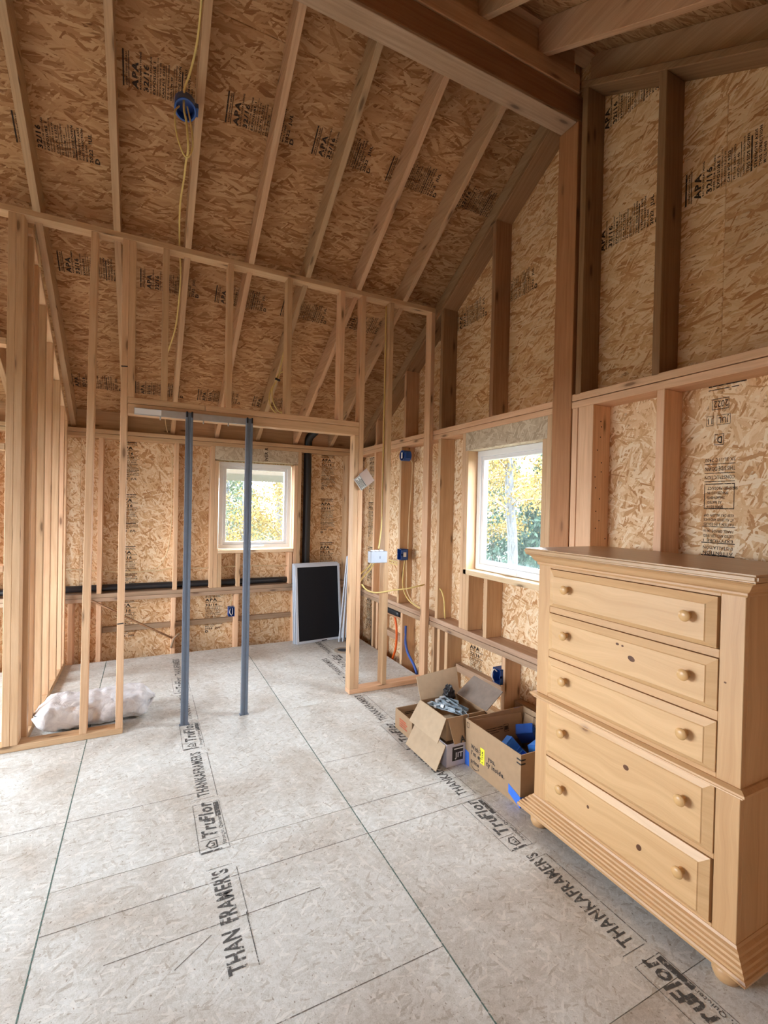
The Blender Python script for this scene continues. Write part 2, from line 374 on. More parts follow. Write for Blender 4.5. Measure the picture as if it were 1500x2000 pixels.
def lathe(name, prof, mat, parent=None, seg=20, mtx=None, smooth=True, hollow=False):
    bm = bmesh.new(); rings = []
    for r, z in prof: rings.append([bm.verts.new((r*math.cos(2*math.pi*k/seg), r*math.sin(2*math.pi*k/seg), z)) for k in range(seg)])
    for a, b in zip(rings, rings[1:]):
        for k in range(seg): bm.faces.new((a[k], a[(k+1) % seg], b[(k+1) % seg], b[k]))
    if hollow:
        a, b = rings[-1], rings[0]
        for k in range(seg): bm.faces.new((a[k], a[(k+1) % seg], b[(k+1) % seg], b[k]))
    else: bm.faces.new(rings[0][::-1]); bm.faces.new(rings[-1])
    if mtx is not None: bmesh.ops.transform(bm, matrix=mtx, verts=bm.verts)
    bmesh.ops.recalc_face_normals(bm, faces=bm.faces)
    o = finish(bm, name, mat, parent, smooth=smooth)
    if smooth: 
        try: o.data.set_sharp_from_angle(angle=math.radians(40))
        except Exception: pass
    return o

# lettering: one mesh per print block, made of flat text and bars, placed by an origin and two directions
_tc = {}
def glyphs(s, size=1.0, shear=0, bold=.0, align='LEFT'):
    k = (s, shear, bold, align)
    if k not in _tc:
        c = bpy.data.curves.new('t', 'FONT'); c.body = s; c.size = 1; c.shear = shear; c.offset = bold; c.align_x = align; c.resolution_u = 2; c.space_character = 1+bold*4.5
        o = bpy.data.objects.new('t', c); COL.objects.link(o)
        me = bpy.data.meshes.new_from_object(o.evaluated_get(bpy.context.evaluated_depsgraph_get()))
        vs = [(v.co.x, v.co.y) for v in me.vertices]; fs = [tuple(p.vertices) for p in me.polygons]
        bpy.data.objects.remove(o); bpy.data.curves.remove(c); bpy.data.meshes.remove(me); _tc[k] = (vs, fs)
    vs, fs = _tc[k]; return [(x*size, y*size) for x, y in vs], fs
class Print:
    def __init__(s): s.v = []; s.f = []
    half_turn = False
    def text(s, t, x, y, size, shear=0, bold=.0, align='LEFT', sx=1):
        vs, fs = glyphs(t, size, shear, bold, align); n = len(s.v)
        if s.half_turn: w = max(a for a, b in vs); vs = [(w-a, size*.70-b) for a, b in vs]
        s.v += [(x+a*sx, y+b) for a, b in vs]; s.f += [tuple(i+n for i in f) for f in fs]; return s
    def bar(s, x0, y0, x1, y1):
        n = len(s.v); s.v += [(x0, y0), (x1, y0), (x1, y1), (x0, y1)]; s.f.append((n, n+1, n+2, n+3)); return s
    def rect(s, x0, y0, x1, y1, w):
        return s.bar(x0, y0, x1, y0+w).bar(x0, y1-w, x1, y1).bar(x0, y0+w, x0+w, y1-w).bar(x1-w, y0+w, x1, y1-w)
    def build(s, name, mat, parent, org, dx, dy, lab=None, mesh=None):
        dx, dy = Vector(dx).normalized(), Vector(dy).normalized(); nz = dx.cross(dy)
        if mesh is None:
            mesh = bpy.data.meshes.new(name); mesh.from_pydata([(x, y, 0) for x, y in s.v], [], s.f)
            ul = mesh.uv_layers.new(name='UVMap')
            for l in mesh.loops: ul.data[l.index].uv = s.v[l.vertex_index]
            mesh.materials.append(mat)
        o = bpy.data.objects.new(name, mesh); COL.objects.link(o); o.parent = parent
        org = Vector(org) - (parent.location if parent is not None else Vector())
        o.matrix_local = Matrix(((dx.x, dy.x, nz.x, org.x), (dx.y, dy.y, nz.y, org.y), (dx.z, dy.z, nz.z, org.z), (0, 0, 0, 1)))
        if lab: o['label'] = lab
        return o

S = .038; D4 = .089; D6 = .14
far = lambda y: RZ-SL*(y-RY)                 # rafter underside beyond the ridge
near = lambda y: 3.93-SL*(1.95-y)            # rafter underside on the camera's side
OFF = .185                                   # vertical rafter depth

# ------------------------------------------------------------------ floor
floor = struct('floor')
cols = [(-3.0, -2.743), (-2.743, -1.523), (-1.523, -.304), (-.304, .915), (.915, 2.150)]
brk = {0: [.9], 1: [2.117], 2: [.9, 3.34], 3: [-.32, 2.117, 4.55], 4: [.9, 3.34]}
for i, (a, b) in enumerate(cols):
    ys = [YF]+brk[i]+[YB-.01]
    for y0, y1 in zip(ys, ys[1:]):
        box('floor_sheet', a+.0016, b-.0016, y0+.0013, y1-.0013, -.02, 0, M['osb_floor'], floor, ax=1)
jo = bmesh.new()
for k in range(12): add_box(jo, -3.0, 2.15, YF+.1+k*.52, YF+.138+k*.52, -.25, -.0215)
finish(jo, 'floor_joist', M['lumber'], floor)['kind'] = 'stuff'
box('ground_cover', -3.2, 2.4, -1.3, 5.3, -.32, -.30, M['gap'], floor)
def strip(x0, x1, y0, y1, mat, z=.0006, name='layout_line'):
    d = Vector((x1-x0, y1-y0, 0)); pr = Print().bar(0, -.0014, d.length, .0014)
    return pr.build(name, mat, floor, (x0, y0, z), d, (-d.y, d.x, 0))
for x in (-.304, .915): 
    pr = Print().bar(0, -.0026, 6.0, .0026); pr.build('edge_line', M['chalk_green'], floor, (x, -1.0, .0005), (0, 1, 0), (-1, 0, 0), 'green painted sheet edge line')
for (x0, y0, x1, y1) in [(-.30, 1.915, 2.1, 1.915), (-.1, 1.712, .62, 1.716), (-.304, 1.31, .915, 1.308), (-.30, 2.552, .3, 2.548), (.93, 2.552, 1.25, 2.546),
                          (.72, 3.79, .93, 3.82), (-2.0, 1.30, -.304, 1.305), (-1.5, 2.56, -.31, 2.56), (.915, 2.117, 1.6, 2.117), (.1, 1.60, .22, 1.68)]:
    strip(x0, x1, y0, y1, M['pencil'])
# subfloor lettering, read towards the back wall
def logo(pr, x, y, s):
    pr.bar(x, y, x+s, y+s*.12).bar(x, y, x+s*.12, y+s*.6).bar(x+s*.88, y, x+s, y+s*.6)
    n = len(pr.v); pr.v += [(x-s*.1, y+s*.55), (x+s*.5, y+s*1.0), (x+s*1.1, y+s*.55), (x+s*.94, y+s*.5), (x+s*.5, y+s*.82), (x+s*.06, y+s*.5)]
    pr.f += [(n, n+5, n+4, n+1), (n+1, n+4, n+3, n+2)]
    pr.bar(x+s*.3, y+s*.22, x+s*.7, y+s*.32).bar(x+s*.3, y+s*.22, x+s*.4, y+s*.5).bar(x+s*.6, y+s*.22, x+s*.7, y+s*.5)
def floor_block(which, frame=True):
    pr = Print()
    if 'logo' in which:
        pr.rect(0, -.034, .36, .088, .002); logo(pr, .022, .012, .05); pr.bar(.002, -.002, .012, .084)
        pr.bar(.085, .0, .087, .08); pr.text('Tru', .095, .006, .088, .15, .034, sx=.86); pr.text('Flor', .215, .006, .088, .15, .034, sx=.88)
        pr.text('Stronger, Quieter', .03, -.024, .024, 0, .01, sx=1.1); pr.bar(.235, -.028, .35, -.004)
    if 'thank' in which:
        pr.bar(.40, -.034, .86, -.0315); pr.bar(.40, -.02, .402, .09); pr.bar(.858, -.03, .860, .06)
        pr.text("THANKAFRAMER'S", .42, .004, .078, 0, .026, sx=.655)
    return pr
both = floor_block(('logo', 'thank')); 
def floor_print(x, y, pr, mesh=None): return pr.build('printed_lettering', M['ink_floor'], floor, (x, y, .0007), (0, 1, 0), (-1, 0, 0), 'black stamped lettering on the subfloor', mesh)
f0 = floor_print(.310, 2.085, both)
for x, y in [(.305, 3.02), (.30, 3.95), (1.512, 1.55), (1.52, .62), (1.52, 2.48), (1.58, 3.42), (1.70, 4.02), (-.92, 1.2), (-.93, 2.1)]:
    floor_print(x, y, both, f0.data)
pr = Print().text('THAN', 0, .003, .082, 0, .028, sx=.68); pr.bar(0, -.034, .22, -.031); floor_print(.312, 1.505, pr)
pr = Print().text("FRAMER'S", 0, .003, .084, 0, .028, sx=.68); pr.bar(.0, -.034, .26, -.0315); pr.bar(.285, -.02, .287, .08); floor_print(.316, 1.70, pr)
# drain opening near the far corner
dr = thing('floor_drain', 'round black drain hole in the floor by the stacked screens', 'drain', (1.815, 4.475, 0))
lathe('flange', [(.058, .002), (.095, .002), (.095, .008), (.06, .010)], M['siding'], dr, 28, hollow=True)
lathe('drain_hole_shade', [(.001, .0045), (.060, .0045), (.060, .006), (.001, .006)], M['dark'], dr, 28)  # black disc in place of the shade down the drain hole

# ------------------------------------------------------------------ printed sheathing stamps
def stamp_small():
    pr = Print(); x = 0
    rows = [('bar', .012), ('SHEATHING SPAN', .017), ('bar', .006), ('APA', .062), ('RATED SHEATHING', .018), ('32/16', .05), ('SIZED FOR SPACING', .017), ('EXPOSURE 1', .026),
            ('PERFORMANCE CATEGORY 7/16', .012), ('THICKNESS 0.418 IN', .016), ('CAN PLY 0325', .022), ('bar', .004), ('PS 2-18 SHEATHING', .017), ('HUD-UM-40', .02),
            ('bar', .004), ('CONSTRUCTION SHEATHING', .014), ('THIS SIDE DOWN', .024), ('bar', .010), ('STRENGTH AXIS', .022), ('THIS DIRECTION', .022), ('MILL 0460', .020), ('2022  JUL', .036), ('D', .05)]
    y = 0
    for t, s in rows:
        if t == 'bar': y -= s; pr.bar(0, y, .24, y+s); y -= .008
        else:
            y -= s*.9; w = max(a for a, b in glyphs(t, 1)[0]); pr.text(t, .01, y, s, 0, .045, sx=min(1.35, .22/(w*s))); y -= .007
    return pr
ST = stamp_small(); ST.v = [(x*.64, y*.64) for x, y in ST.v]; ST_mesh = [None]
def stamp(parent, org, dx, dy, mat=None):
    o = ST.build('stamped_print', mat or M['ink_worn'], parent, org, dx, dy, None, ST_mesh[0]); ST_mesh[0] = o.data; return o
ST_LEN = .78

# ------------------------------------------------------------------ right wall (gable end)
wr = struct('wall_right')
XO = XR+D6
def rake(y): return (far(y) if y > 2.0 else near(y))
def panel_yz(y0, y1, z0, z1, mat):
    poly = [(y0, z0), (y1, z0), (y1, z1), (y0, z1)]
    poly = clip(poly, SL, 1, RZ+SL*RY+.20)   # under the far slope
    poly = clip(poly, -SL, 1, 3.93-SL*1.95+.20)           # under the near slope
    if len(poly) >= 3: prism('osb_panel', poly, 0, XO, XO+.011, mat, wr, ax=1, bevel=.0028)
for (a, b) in [(3.95, 5.18), (2.95, 3.95), (1.00, 2.13), (-.22, 1.00), (-1.2, -.22)]: panel_yz(a, b, -.3, 2.13, M['osb_wall'])
panel_yz(2.13, 2.95, -.3, 1.0, M['osb_wall'])
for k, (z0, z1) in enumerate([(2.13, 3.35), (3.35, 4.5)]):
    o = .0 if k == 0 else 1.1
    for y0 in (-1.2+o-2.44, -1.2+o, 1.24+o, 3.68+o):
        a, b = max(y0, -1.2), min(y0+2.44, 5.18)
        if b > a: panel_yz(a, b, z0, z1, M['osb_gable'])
def studx(y0, z0, z1, mat='lumber', y1=None, name='stud', d=D6): return box(name, XR, XR+d, y0, y1 or y0+S, z0, z1, M[mat], wr, .0025)
def gstud(y0, mat='lumber_old_shaded'):
    ks = (lambda y: rake(y)-(.10 if y > 2.0 else .07)); pr = prism('gable_stud', [(y0, 2.122), (y0+S, 2.122), (y0+S, ks(y0+S)), (y0, ks(y0))], 0, XR, XO, M[mat], wr, ax=2, bevel=.0025); return pr
for y in (4.50, 3.89, 3.285, 2.645, 1.435, .83, .22, -.39): gstud(y, 'lumber_old_shaded' if y < 3.5 else 'lumber_rafter')
gstud(1.888)
box('post', XR-.002, XO, 1.95, 2.09, -.3, 3.68, M['fir'], wr, .003)
# plates
box('top_plate', XR, XO, 2.092, YB+.1, 2.084, 2.122, M['lumber'], wr, .003)
box('top_plate', XR, XO, 2.092, YB+.1, 2.043, 2.081, M['lumber'], wr, .003)
box('top_plate', XR, XO, YF, 1.948, 2.092, 2.130, M['lumber'], wr, .003)
box('top_plate', XR, XO, YF, 1.948, 2.050, 2.088, M['lumber'], wr, .003)
def rakeplate(y0, y1, fn, nm='rake_plate'):
    prism(nm, [(y0, fn(y0)-.07), (y1, fn(y1)-.07), (y1, fn(y1)-.032), (y0, fn(y0)-.032)], 0, XR, XO, M['lumber_old_shaded'], wr, ax=1, bevel=.003)
rakeplate(2.10, YB+.1, lambda y: far(y)-.03); rakeplate(YF, 1.94, near)
# middle plates and studs around window
box('middle_plate', XR, XO, 1.93, YB, .520, .558, M['lumber_gray'], wr, .003)
box('middle_plate', XR, XO, 1.93, YB, .479, .517, M['lumber_gray'], wr, .003)
for y, m in [(4.52, 'lumber'), (3.955, 'lumber'), (3.285, 'lumber')]: studx(y, .558, 2.043, m)
studx(2.947, .558, 2.043); studx(2.908, .558, 1.905, name='jack_stud'); studx(2.127, .558, 1.905, name='jack_stud'); studx(2.091, .558, 2.043)
studx(2.87, .558, .975, name='cripple_stud'); studx(2.655, .558, .975, name='cripple_stud')
studx(1.905, -.3, 2.05); studx(1.800, -.3, 2.05, y1=1.90); studx(1.405, -.3, 2.05); studx(.80, -.3, 2.05); studx(.19, -.3, 2.05); studx(-.42, -.3, 2.05)
for y in (4.50, 3.87, 3.325, 3.13, 2.45, 4.40, 3.24): studx(y, -.3, .479, 'lumber')
box('header', XR, XO, 2.127, 2.946, 1.905, 2.043, M['osb_header'], wr, .002, ax=1)
box('rough_sill', XR, XO, 2.127, 2.946, .975, 1.013, M['sill_bright'], wr, .002)
box('bottom_plate', XR+.004, XO, YF, YB, -.30, -.262, M['lumber'], wr)
for (a, b, z) in [(1.94, 2.44, .13), (2.49, 3.12, .17), (2.49, 3.12, -.01), (3.91, 4.39, .15)]:
    box('blocking', XO-.06, XO, a, b, z, z+.06 if z > 0 else z+.04, M['lumber_gray' if z > 0 else 'lumber'], wr, .002)
nb = bmesh.new(); rn = random.Random(5)
for k in range(26): bmesh.ops.create_cube(nb, size=1, matrix=Matrix.Translation((XR+rn.choice((.03, .07, .11))+rn.uniform(-.01, .01), 1.7994, .6+k*.055+rn.uniform(-.02, .02))) @ Matrix.Diagonal((.006, .0016, .006, 1)))
finish(nb, 'nail_heads', M['dark'], wr)['kind'] = 'stuff'
# lettering on the right wall
BX = XO-.001
pr = Print(); pr.half_turn = True
def inv(y, z): return (BX, y, z)
pr.bar(.02, .06, .24, .072); pr.bar(.02, .044, .2, .048)
pr.rect(.045, -.045, .145, .005, .003).text('2022', .055, -.035, .042, 0, .01)
pr.rect(.012, -.115, .055, -.07, .002).text('11', .022, -.108, .04, 0, .01); pr.rect(.075, -.115, .155, -.07, .002).text('JUL', .085, -.108, .038, 0, .01)
pr.rect(.065, -.205, .12, -.155, .003).text('D', .08, -.197, .042, 0, .03)
y = -.262
for t, s in [('2X-SL-11C 7400', .022), ('-', .003), ('THIS SIDE DOWN', .026), ('-', .003), ('CONSTRUCTION', .022), ('-', .003)]:
    if t == '-': pr.bar(.01, y, .19, y+.003); y -= .008
    else: y -= s*.8; w = max(a for a, b in glyphs(t, 1)[0]); pr.text(t, .012, y, s, 0, .01, sx=.172/(w*s)); y -= .012
pr.rect(.01, y-.115, .19, y, .004)
for i, t in enumerate(['FINISHED PRODUCT', 'SPACED 1/8 IN', 'SHEATHING', 'AS RATED', 'SPAN 32/16']): pr.text(t, .03, y-.028-i*.021, .018, 0, .02)
y -= .135
for t, s in [('KEEP DRY ALLOW GAP', .017), ('AT ALL EDGES AND ENDS', .017), ('FASTEN 6 IN EDGES', .017), ('-', .003), ('PANEL GRADE 24/16', .018), ('LISTED AND CERTIFIED', .018), ('EXPOSURE 1', .018), ('-', .004), ('INSTALLATION', .020), ('ATTENTION', .022), ('-', .006),
             ('STRENGTH AXIS', .020), ('THIS DIRECTION', .022), ('-', .006), ('RATED SHEATHING', .020), ('SPAN RATED', .020), ('PS 2-18', .020), ('-', .005)]:
    if t == '-': pr.bar(.0, y, .2, y+s); y -= .010
    else: y -= s*.85; w = max(a for a, b in glyphs(t, 1)[0]); pr.text(t, .012, y, s, 0, .012, sx=.17/(w*s)); y -= .006
pr.v = [(x*.70, y) for x, y in pr.v]; pr.build('stamped_print', M['ink_worn'], wr, (BX, 1.302, 1.985), (0, -1, 0), (0, 0, 1))
# band of stamps on the upper sheathing
for y in (.90, 1.42, 1.94, 2.78, 3.30, 3.82): stamp(wr, (BX, y, 2.94), (0, 0, 1), (0, 1, 0))
for y in (1.93,): stamp(wr, (BX, y, 3.62), (0, 0, 1), (0, 1, 0))
for z in (2.03, 1.52, 1.01, .46): stamp(wr, (BX, 4.98, z), (0, -1, 0), (0, 0, 1))
for z in (1.95, 1.45, 1.0): stamp(wr, (BX, 4.16, z), (0, -1, 0), (0, 0, 1))
stamp(wr, (BX, 3.02, .45), (0, -1, 0), (0, 0, 1))

# ------------------------------------------------------------------ back wall
wb = struct('wall_back')
YO = YB+D6
def pxz(x0, x1, z0, z1, m='osb_wall'): box('osb_panel', x0, x1, YO, YO+.011, z0, z1, M[m], wb, .0028, ax=0)
for a, b in [(-3.16, -2.98), (-2.98, -1.76), (-1.76, -.54), (-.54, .655), (1.43, 2.30)]: pxz(a, b, -.3, 2.36)
pxz(.655, 1.43, -.3, 1.0); pxz(.655, 1.43, 1.9, 2.36)
def study(x0, z0, z1, m='lumber', x1=None, name='stud'): return box(name, x0, x1 or x0+S, YB, YO, z0, z1, M[m], wb, .0025)
for x in (-2.84, -2.43, -2.02, -1.61, -1.2, -.80, -.392, .243, 2.045): study(x, .62, 2.047)
for x in (-2.84, -2.43, -2.02, -1.61, -1.2, -.80, -.392, .235, .83, 1.45, 2.045, -.61): study(x, -.3, .545)
study(.576, .62, 2.047); study(.615, .62, 1.9, name='jack_stud'); study(1.432, .62, 1.9, name='jack_stud'); study(1.471, .62, 2.047)
study(.655, .62, .962, name='cripple_stud'); study(.84, .62, .962, name='cripple_stud'); study(1.385, .62, .962, name='cripple_stud')
box('header', .615, 1.470, YB, YO, 1.915, 2.047, M['osb_header'], wb, .002, ax=0)
box('rough_sill', .655, 1.43, YB-.004, YO, .965, .998, M['sill_bright'], wb, .002)
box('top_plate', XL, XR, YB, YO, 2.047, 2.084, M['lumber'], wb, .003); box('top_plate', XL, XR, YB, YO, 2.087, 2.124, M['lumber'], wb, .003)
box('middle_plate', XL, XR, YB, YO, .584, .620, M['lumber_gray'], wb, .003); box('middle_plate', XL, XR, YB, YO, .546, .582, M['lumber_gray'], wb, .003)
for a, b in [(-.35, .232), (.275, .828), (.87, 1.45)]: box('blocking', a, b, YO-.038, YO-.001, .235, .285, M['lumber_gray'], wb, .002)
box('bottom_plate', XL, XR, YB+.004, YO, -.30, -.262, M['lumber'], wb)
xs = [-.611+.408*k for k in range(-5, 8)]
for a, b in zip(xs, xs[1:]):
    box('eave_blocking', a+S, b, YB+.075, YB+.112, 2.126, 2.30, M['lumber_rafter'], wb)
for x, z in [(-.03, 2.03), (-.03, 1.3), (-.03, .70-.1), (.60, .49), (1.95, 2.03), (1.95, 1.3)]:
    pass
for x, z in [(-.238, 2.04), (-.238, 1.54), (-.238, 1.04), (-.238, .53), (1.78, 2.05), (1.78, 1.55), (1.78, 1.05), (.555, .53)]: stamp(wb, (x, YO-.001, z), (1, 0, 0), (0, 0, 1))
pr = Print().text('NER R', 0, 0, .045, 0, .03); pr.build('stamped_print', M['ink_worn'], wb, (1.14, YB-.001, 1.93), (0, 0, 1), (-1, 0, 0))

# ------------------------------------------------------------------ left and front walls (behind / beside the camera), with the left daylight opening and the added front fill opening
def wall_holes(name, axis, t, out, a0, a1, z1, holes, gable=False):
    w = struct(name); cuts = sorted(holes)
    def seg(p0, p1, q0, q1, nm='osb_panel'):
        if p1-p0 < .01 or q1-q0 < .01: return
        poly = [(p0, q0), (p1, q0), (p1, q1), (p0, q1)]
        if gable: poly = clip(clip(poly, SL, 1, RZ+SL*RY+.20), -SL, 1, 3.93-SL*1.95+.20)
        if len(poly) > 2: prism(nm, poly, axis, t, t+out*.011, M['osb_wall'], w)
    e = [a0]+[v for h in cuts for v in (h[0], h[1])]+[a1]
    for i in range(0, len(e), 2):
        p, n = e[i], e[i+1]; k = max(1, math.ceil((n-p)/1.22))
        for j in range(k): seg(p+(n-p)*j/k, p+(n-p)*(j+1)/k, -.3, 2.13)
    for (p, n, q0, q1) in cuts: seg(p, n, -.3, q0); seg(p, n, q1, 2.13)
    if gable:
        for j in range(3): seg(a0+(a1-a0)*j/3, a0+(a1-a0)*(j+1)/3, 2.13, 4.5)
    return w
wl = wall_holes('wall_left', 0, XL-D6, -1, -1.2, 5.18, 4.4, LEFT_OPEN, True)
for k in range(16):
    y = YF+.02+k*.405
    if not any(a-S < y < b for a, b, *_ in LEFT_OPEN): box('stud', XL-D6, XL, y, y+S, -.3, 2.05, M['lumber'], wl)
    prism('gable_stud', [(y, 2.13), (y+S, 2.13), (y+S, rake(y+S)-.07), (y, rake(y)-.07)], 0, XL-D6, XL, M['lumber'], wl, ax=2)
box('top_plate', XL-D6, XL, YF, YB, 2.052, 2.13, M['lumber'], wl)
wf = wall_holes('wall_front', 1, YF-D6, -1, XL-.1, XO, 2.3, FRONT_FILL_OPEN)
for k in range(14):
    x = XL+.02+k*.408
    if not any(a-S < x < b for a, b, *_ in FRONT_FILL_OPEN): box('stud', x, x+S, YF-D6, YF, -.3, 2.0, M['lumber'], wf)
box('top_plate', XL, XR, YF-D6, YF, 2.0, 2.12, M['lumber'], wf)
box('osb_panel', XL-.1, XO, YF-D6-.011, YF-D6, 2.12, 2.42, M['osb_wall'], wf)

# ------------------------------------------------------------------ ceiling: rafters, ridge beam, sheathing
ce = struct('ceiling')
def rafter(x, y0, y1, fn, mat='lumber_rafter', plumb=True):
    return prism('rafter', [(y0, fn(y0)), (y1, fn(y1)), (y1, fn(y1)+OFF), (y0, fn(y0)+OFF)], 0, x, x+S, M[mat], ce, ax=1, bevel=.002)
for k in range(-6, 8):
    x = .205+.408*k
    if k == 5: x += 0
    rafter(x, 2.062, YB+D6+.25, far, 'lumber_rafter')
    rafter(x+S, YF-D6-.25, 1.985, near, 'lumber_rafter')
box('ridge_beam', XL, XO, 1.95, 2.06, 3.682, 3.824, M['fir_shaded'], ce, .004)
box('ridge_board', XL, XR-.0, 1.944, 2.064, 3.827, 3.928, M['lumber_rafter'], ce, .004)
box('beam_underside_board', XL, XR-.015, 1.949, 2.061, 3.664, 3.681, M['lumber_gray'], ce, .002)
box('ridge_board', XL, XR, 1.99, 2.028, 3.93, 4.10, M['lumber_rafter'], ce)
box('ridge_cap', XL-.3, XO+.25, 1.955, 2.045, 4.105, 4.24, M['lumber_rafter'], ce)
def sheet(x0, x1, y0, y1, fn):
    a, b = y0, y1
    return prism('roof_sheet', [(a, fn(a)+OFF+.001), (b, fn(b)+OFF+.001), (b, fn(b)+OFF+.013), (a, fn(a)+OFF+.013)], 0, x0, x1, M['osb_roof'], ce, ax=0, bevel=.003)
W_ = 1.2192/math.sqrt(1+SL*SL)
fy = [2.0, 2.487, 2.487+W_, 2.487+2*W_, YB+D6+.25]
for j in range(4):
    o = [-.1, -.2, 1.02, -.2][j]
    e = [XL-.3]+[v for v in (o-2.44, o, o+2.44) if v < XO+.2]+[XO+.25]
    for a, b in zip(e, e[1:]): sheet(a, b, fy[j], fy[j+1], far)
ny = [YF-D6-.25, -1.0, -1.0+W_, -1.0+2*W_, 2.0]
for j in range(4):
    o = [-.6, .6][j % 2]; e = [XL-.3]+[v for v in (o-2.44, o, o+2.44) if v < XO+.2]+[XO+.25]
    for a, b in zip(e, e[1:]): sheet(a, b, ny[j], ny[j+1], near)
du = Vector((0, -1, SL)).normalized()
def rstamp(x, y): stamp(ce, (x, y, far(y)+OFF-.001), du, (-1, 0, 0))
for x, y in [(-.14+ST_LEN*0, 2.86)]: pass
for x0 in (-.14, .37, .88, 1.39, 1.90): rstamp(x0, 2.868)
for x0 in (-.66, -1.18): rstamp(x0, 3.25)
for x0 in (-.55, -.06, .45, .96, 1.47): rstamp(x0, 3.90)
for x0 in (-.60, -.1, .42, .93): rstamp(x0, 4.86)
for x0 in (1.9,): stamp(ce, (x0, 1.4, near(1.4)+OFF-.001), Vector((0, 1, SL)).normalized(), (1, 0, 0))

# ------------------------------------------------------------------ framed partition with doorway
wp = struct('wall_partition'); PY0, PY1 = 3.40, 3.489; PT = 3.107
def ps(x0, z0, z1, name='stud', tilt=0):
    o = box(name, x0, x0+S, PY0, PY1, z0, z1, M['lumber'], wp, .0025)
    if tilt: o.rotation_euler.y = tilt
    return o
box('bottom_plate', -1.2, -.112, PY0, PY1, 0.001, .038, M['lumber'], wp, .003)
box('bottom_plate', 1.436, 2.154, PY0, PY1, 0.001, .038, M['lumber'], wp, .003)
box('top_plate', -1.2, 2.154, PY0, PY1, PT, PT+.038, M['lumber'], wp, .003)
ps(-1.2, .038, PT); ps(-.724, .038, PT); ps(-.686, .038, PT); ps(-.333, .038, PT, tilt=.008); ps(-.152, .038, PT); ps(-.114, 2.127, PT, 'cripple_stud')
for x in (.076, .478, .89, 1.30): ps(x, 2.127, PT, 'cripple_stud')
ps(1.437, .038, 2.022, 'jack_stud'); ps(1.476, .038, PT); ps(1.72, .038, PT); ps(2.114, .038, PT)
box('header_plate', -.113, .345, PY0, PY1, 2.090, 2.127, M['lumber'], wp, .003); box('header_plate', .348, 1.475, PY0, PY1, 2.090, 2.127, M['lumber'], wp, .003)
box('header', -.113, 1.474, PY0+.002, PY1-.002, 2.022, 2.088, M['lumber'], wp, .003)
for z in (1.05, 1.75, 2.35): box('blocking', -1.161, -.726, PY0, PY1, z, z+S, M['lumber'], wp, .002)

# ------------------------------------------------------------------ side wall of the closet, studs climbing with the roof
wc = struct('wall_closet')
CX0, CX1 = -.712, -.623
for y in (3.50, 3.66, 3.92, 4.20, 4.53, 4.79, 4.95):
    prism('stud', [(y, .038), (y+S, .038), (y+S, far(y+S)-.045), (y, far(y)-.045)], 0, CX0, CX1, M['lumber'], wc, ax=2, bevel=.0025)
prism('sloped_plate', [(3.49, far(3.49)-.043), (5.0, far(5.0)-.043), (5.0, far(5.0)-.006), (3.49, far(3.49)-.006)], 0, CX0, CX1, M['lumber'], wc, ax=1, bevel=.002)
box('bottom_plate', CX0, CX1, 3.491, 5.02, 0.001, .038, M['lumber'], wc, .003)

# ------------------------------------------------------------------ windows
def window(name, M4, w, h, crank=True):
    """built facing +Y outwards in local xz, origin at lower left of the unit"""
    o = struct(name)
    def fr(nm, x0, x1, z0, z1, y0, y1, t, mat, par):
        out = []
        for a in ((x0, x1, z0, z0+t), (x0, x1, z1-t, z1), (x0, x0+t, z0+t, z1-t), (x1-t, x1, z0+t, z1-t)):
            bm = bmesh.new(); add_box(bm, a[0], a[1], y0, y1, a[2], a[3]); out.append(finish(bm, nm, mat, par, bevel=.002))
        return out
    fr('window_frame', 0, w, 0, h, .082, .136, .042, M['white'], o)
    fr('sash', .043, w-.043, .043, h-.043, .090, .128, .028, M['white'], o)
    bm = bmesh.new(); add_box(bm, .07, w-.07, .106, .110, .07, h-.07); finish(bm, 'pane', M['glass'], o)
    if crank:
        bm = bmesh.new(); add_box(bm, w*.44, w*.62, .058, .083, .010, .034); c = finish(bm, 'crank_handle', M['white'], o, bevel=.004)
        bm = bmesh.new(); add_box(bm, w*.46, w*.58, .050, .058, .016, .026); finish(bm, 'crank_lever', M['screen_frame'], c, bevel=.002)
    o.matrix_world = M4; return o
window('window_1', Matrix.Translation((.668, YB+.0, 1.005)), .748, .895)
window('window_2', Matrix(((0, 1, 0, XR+.0), (-1, 0, 0, 2.902), (0, 0, 1, 1.018), (0, 0, 0, 1))), .735, .885)
k = 3
for a0, a1, z0, z1 in LEFT_OPEN:
    n = 2
    for j in range(n):
        w = (a1-a0)/n; window('window_%d' % k, Matrix(((0, -1, 0, XL-.02), (1, 0, 0, a0+w*j+.002), (0, 0, 1, z0+.002), (0, 0, 0, 1))), w-.004, z1-z0-.004, False); k += 1
for a0, a1, z0, z1 in FRONT_FILL_OPEN:  # unseen front windows, added to let in fill light
    for j in range(2):
        w = (a1-a0)/2; window('window_%d' % k, Matrix(((-1, 0, 0, a0+w*(j+1)-.002), (0, -1, 0, YF-.02), (0, 0, 1, z0+.002), (0, 0, 0, 1))), w-.004, z1-z0-.004, False); k += 1
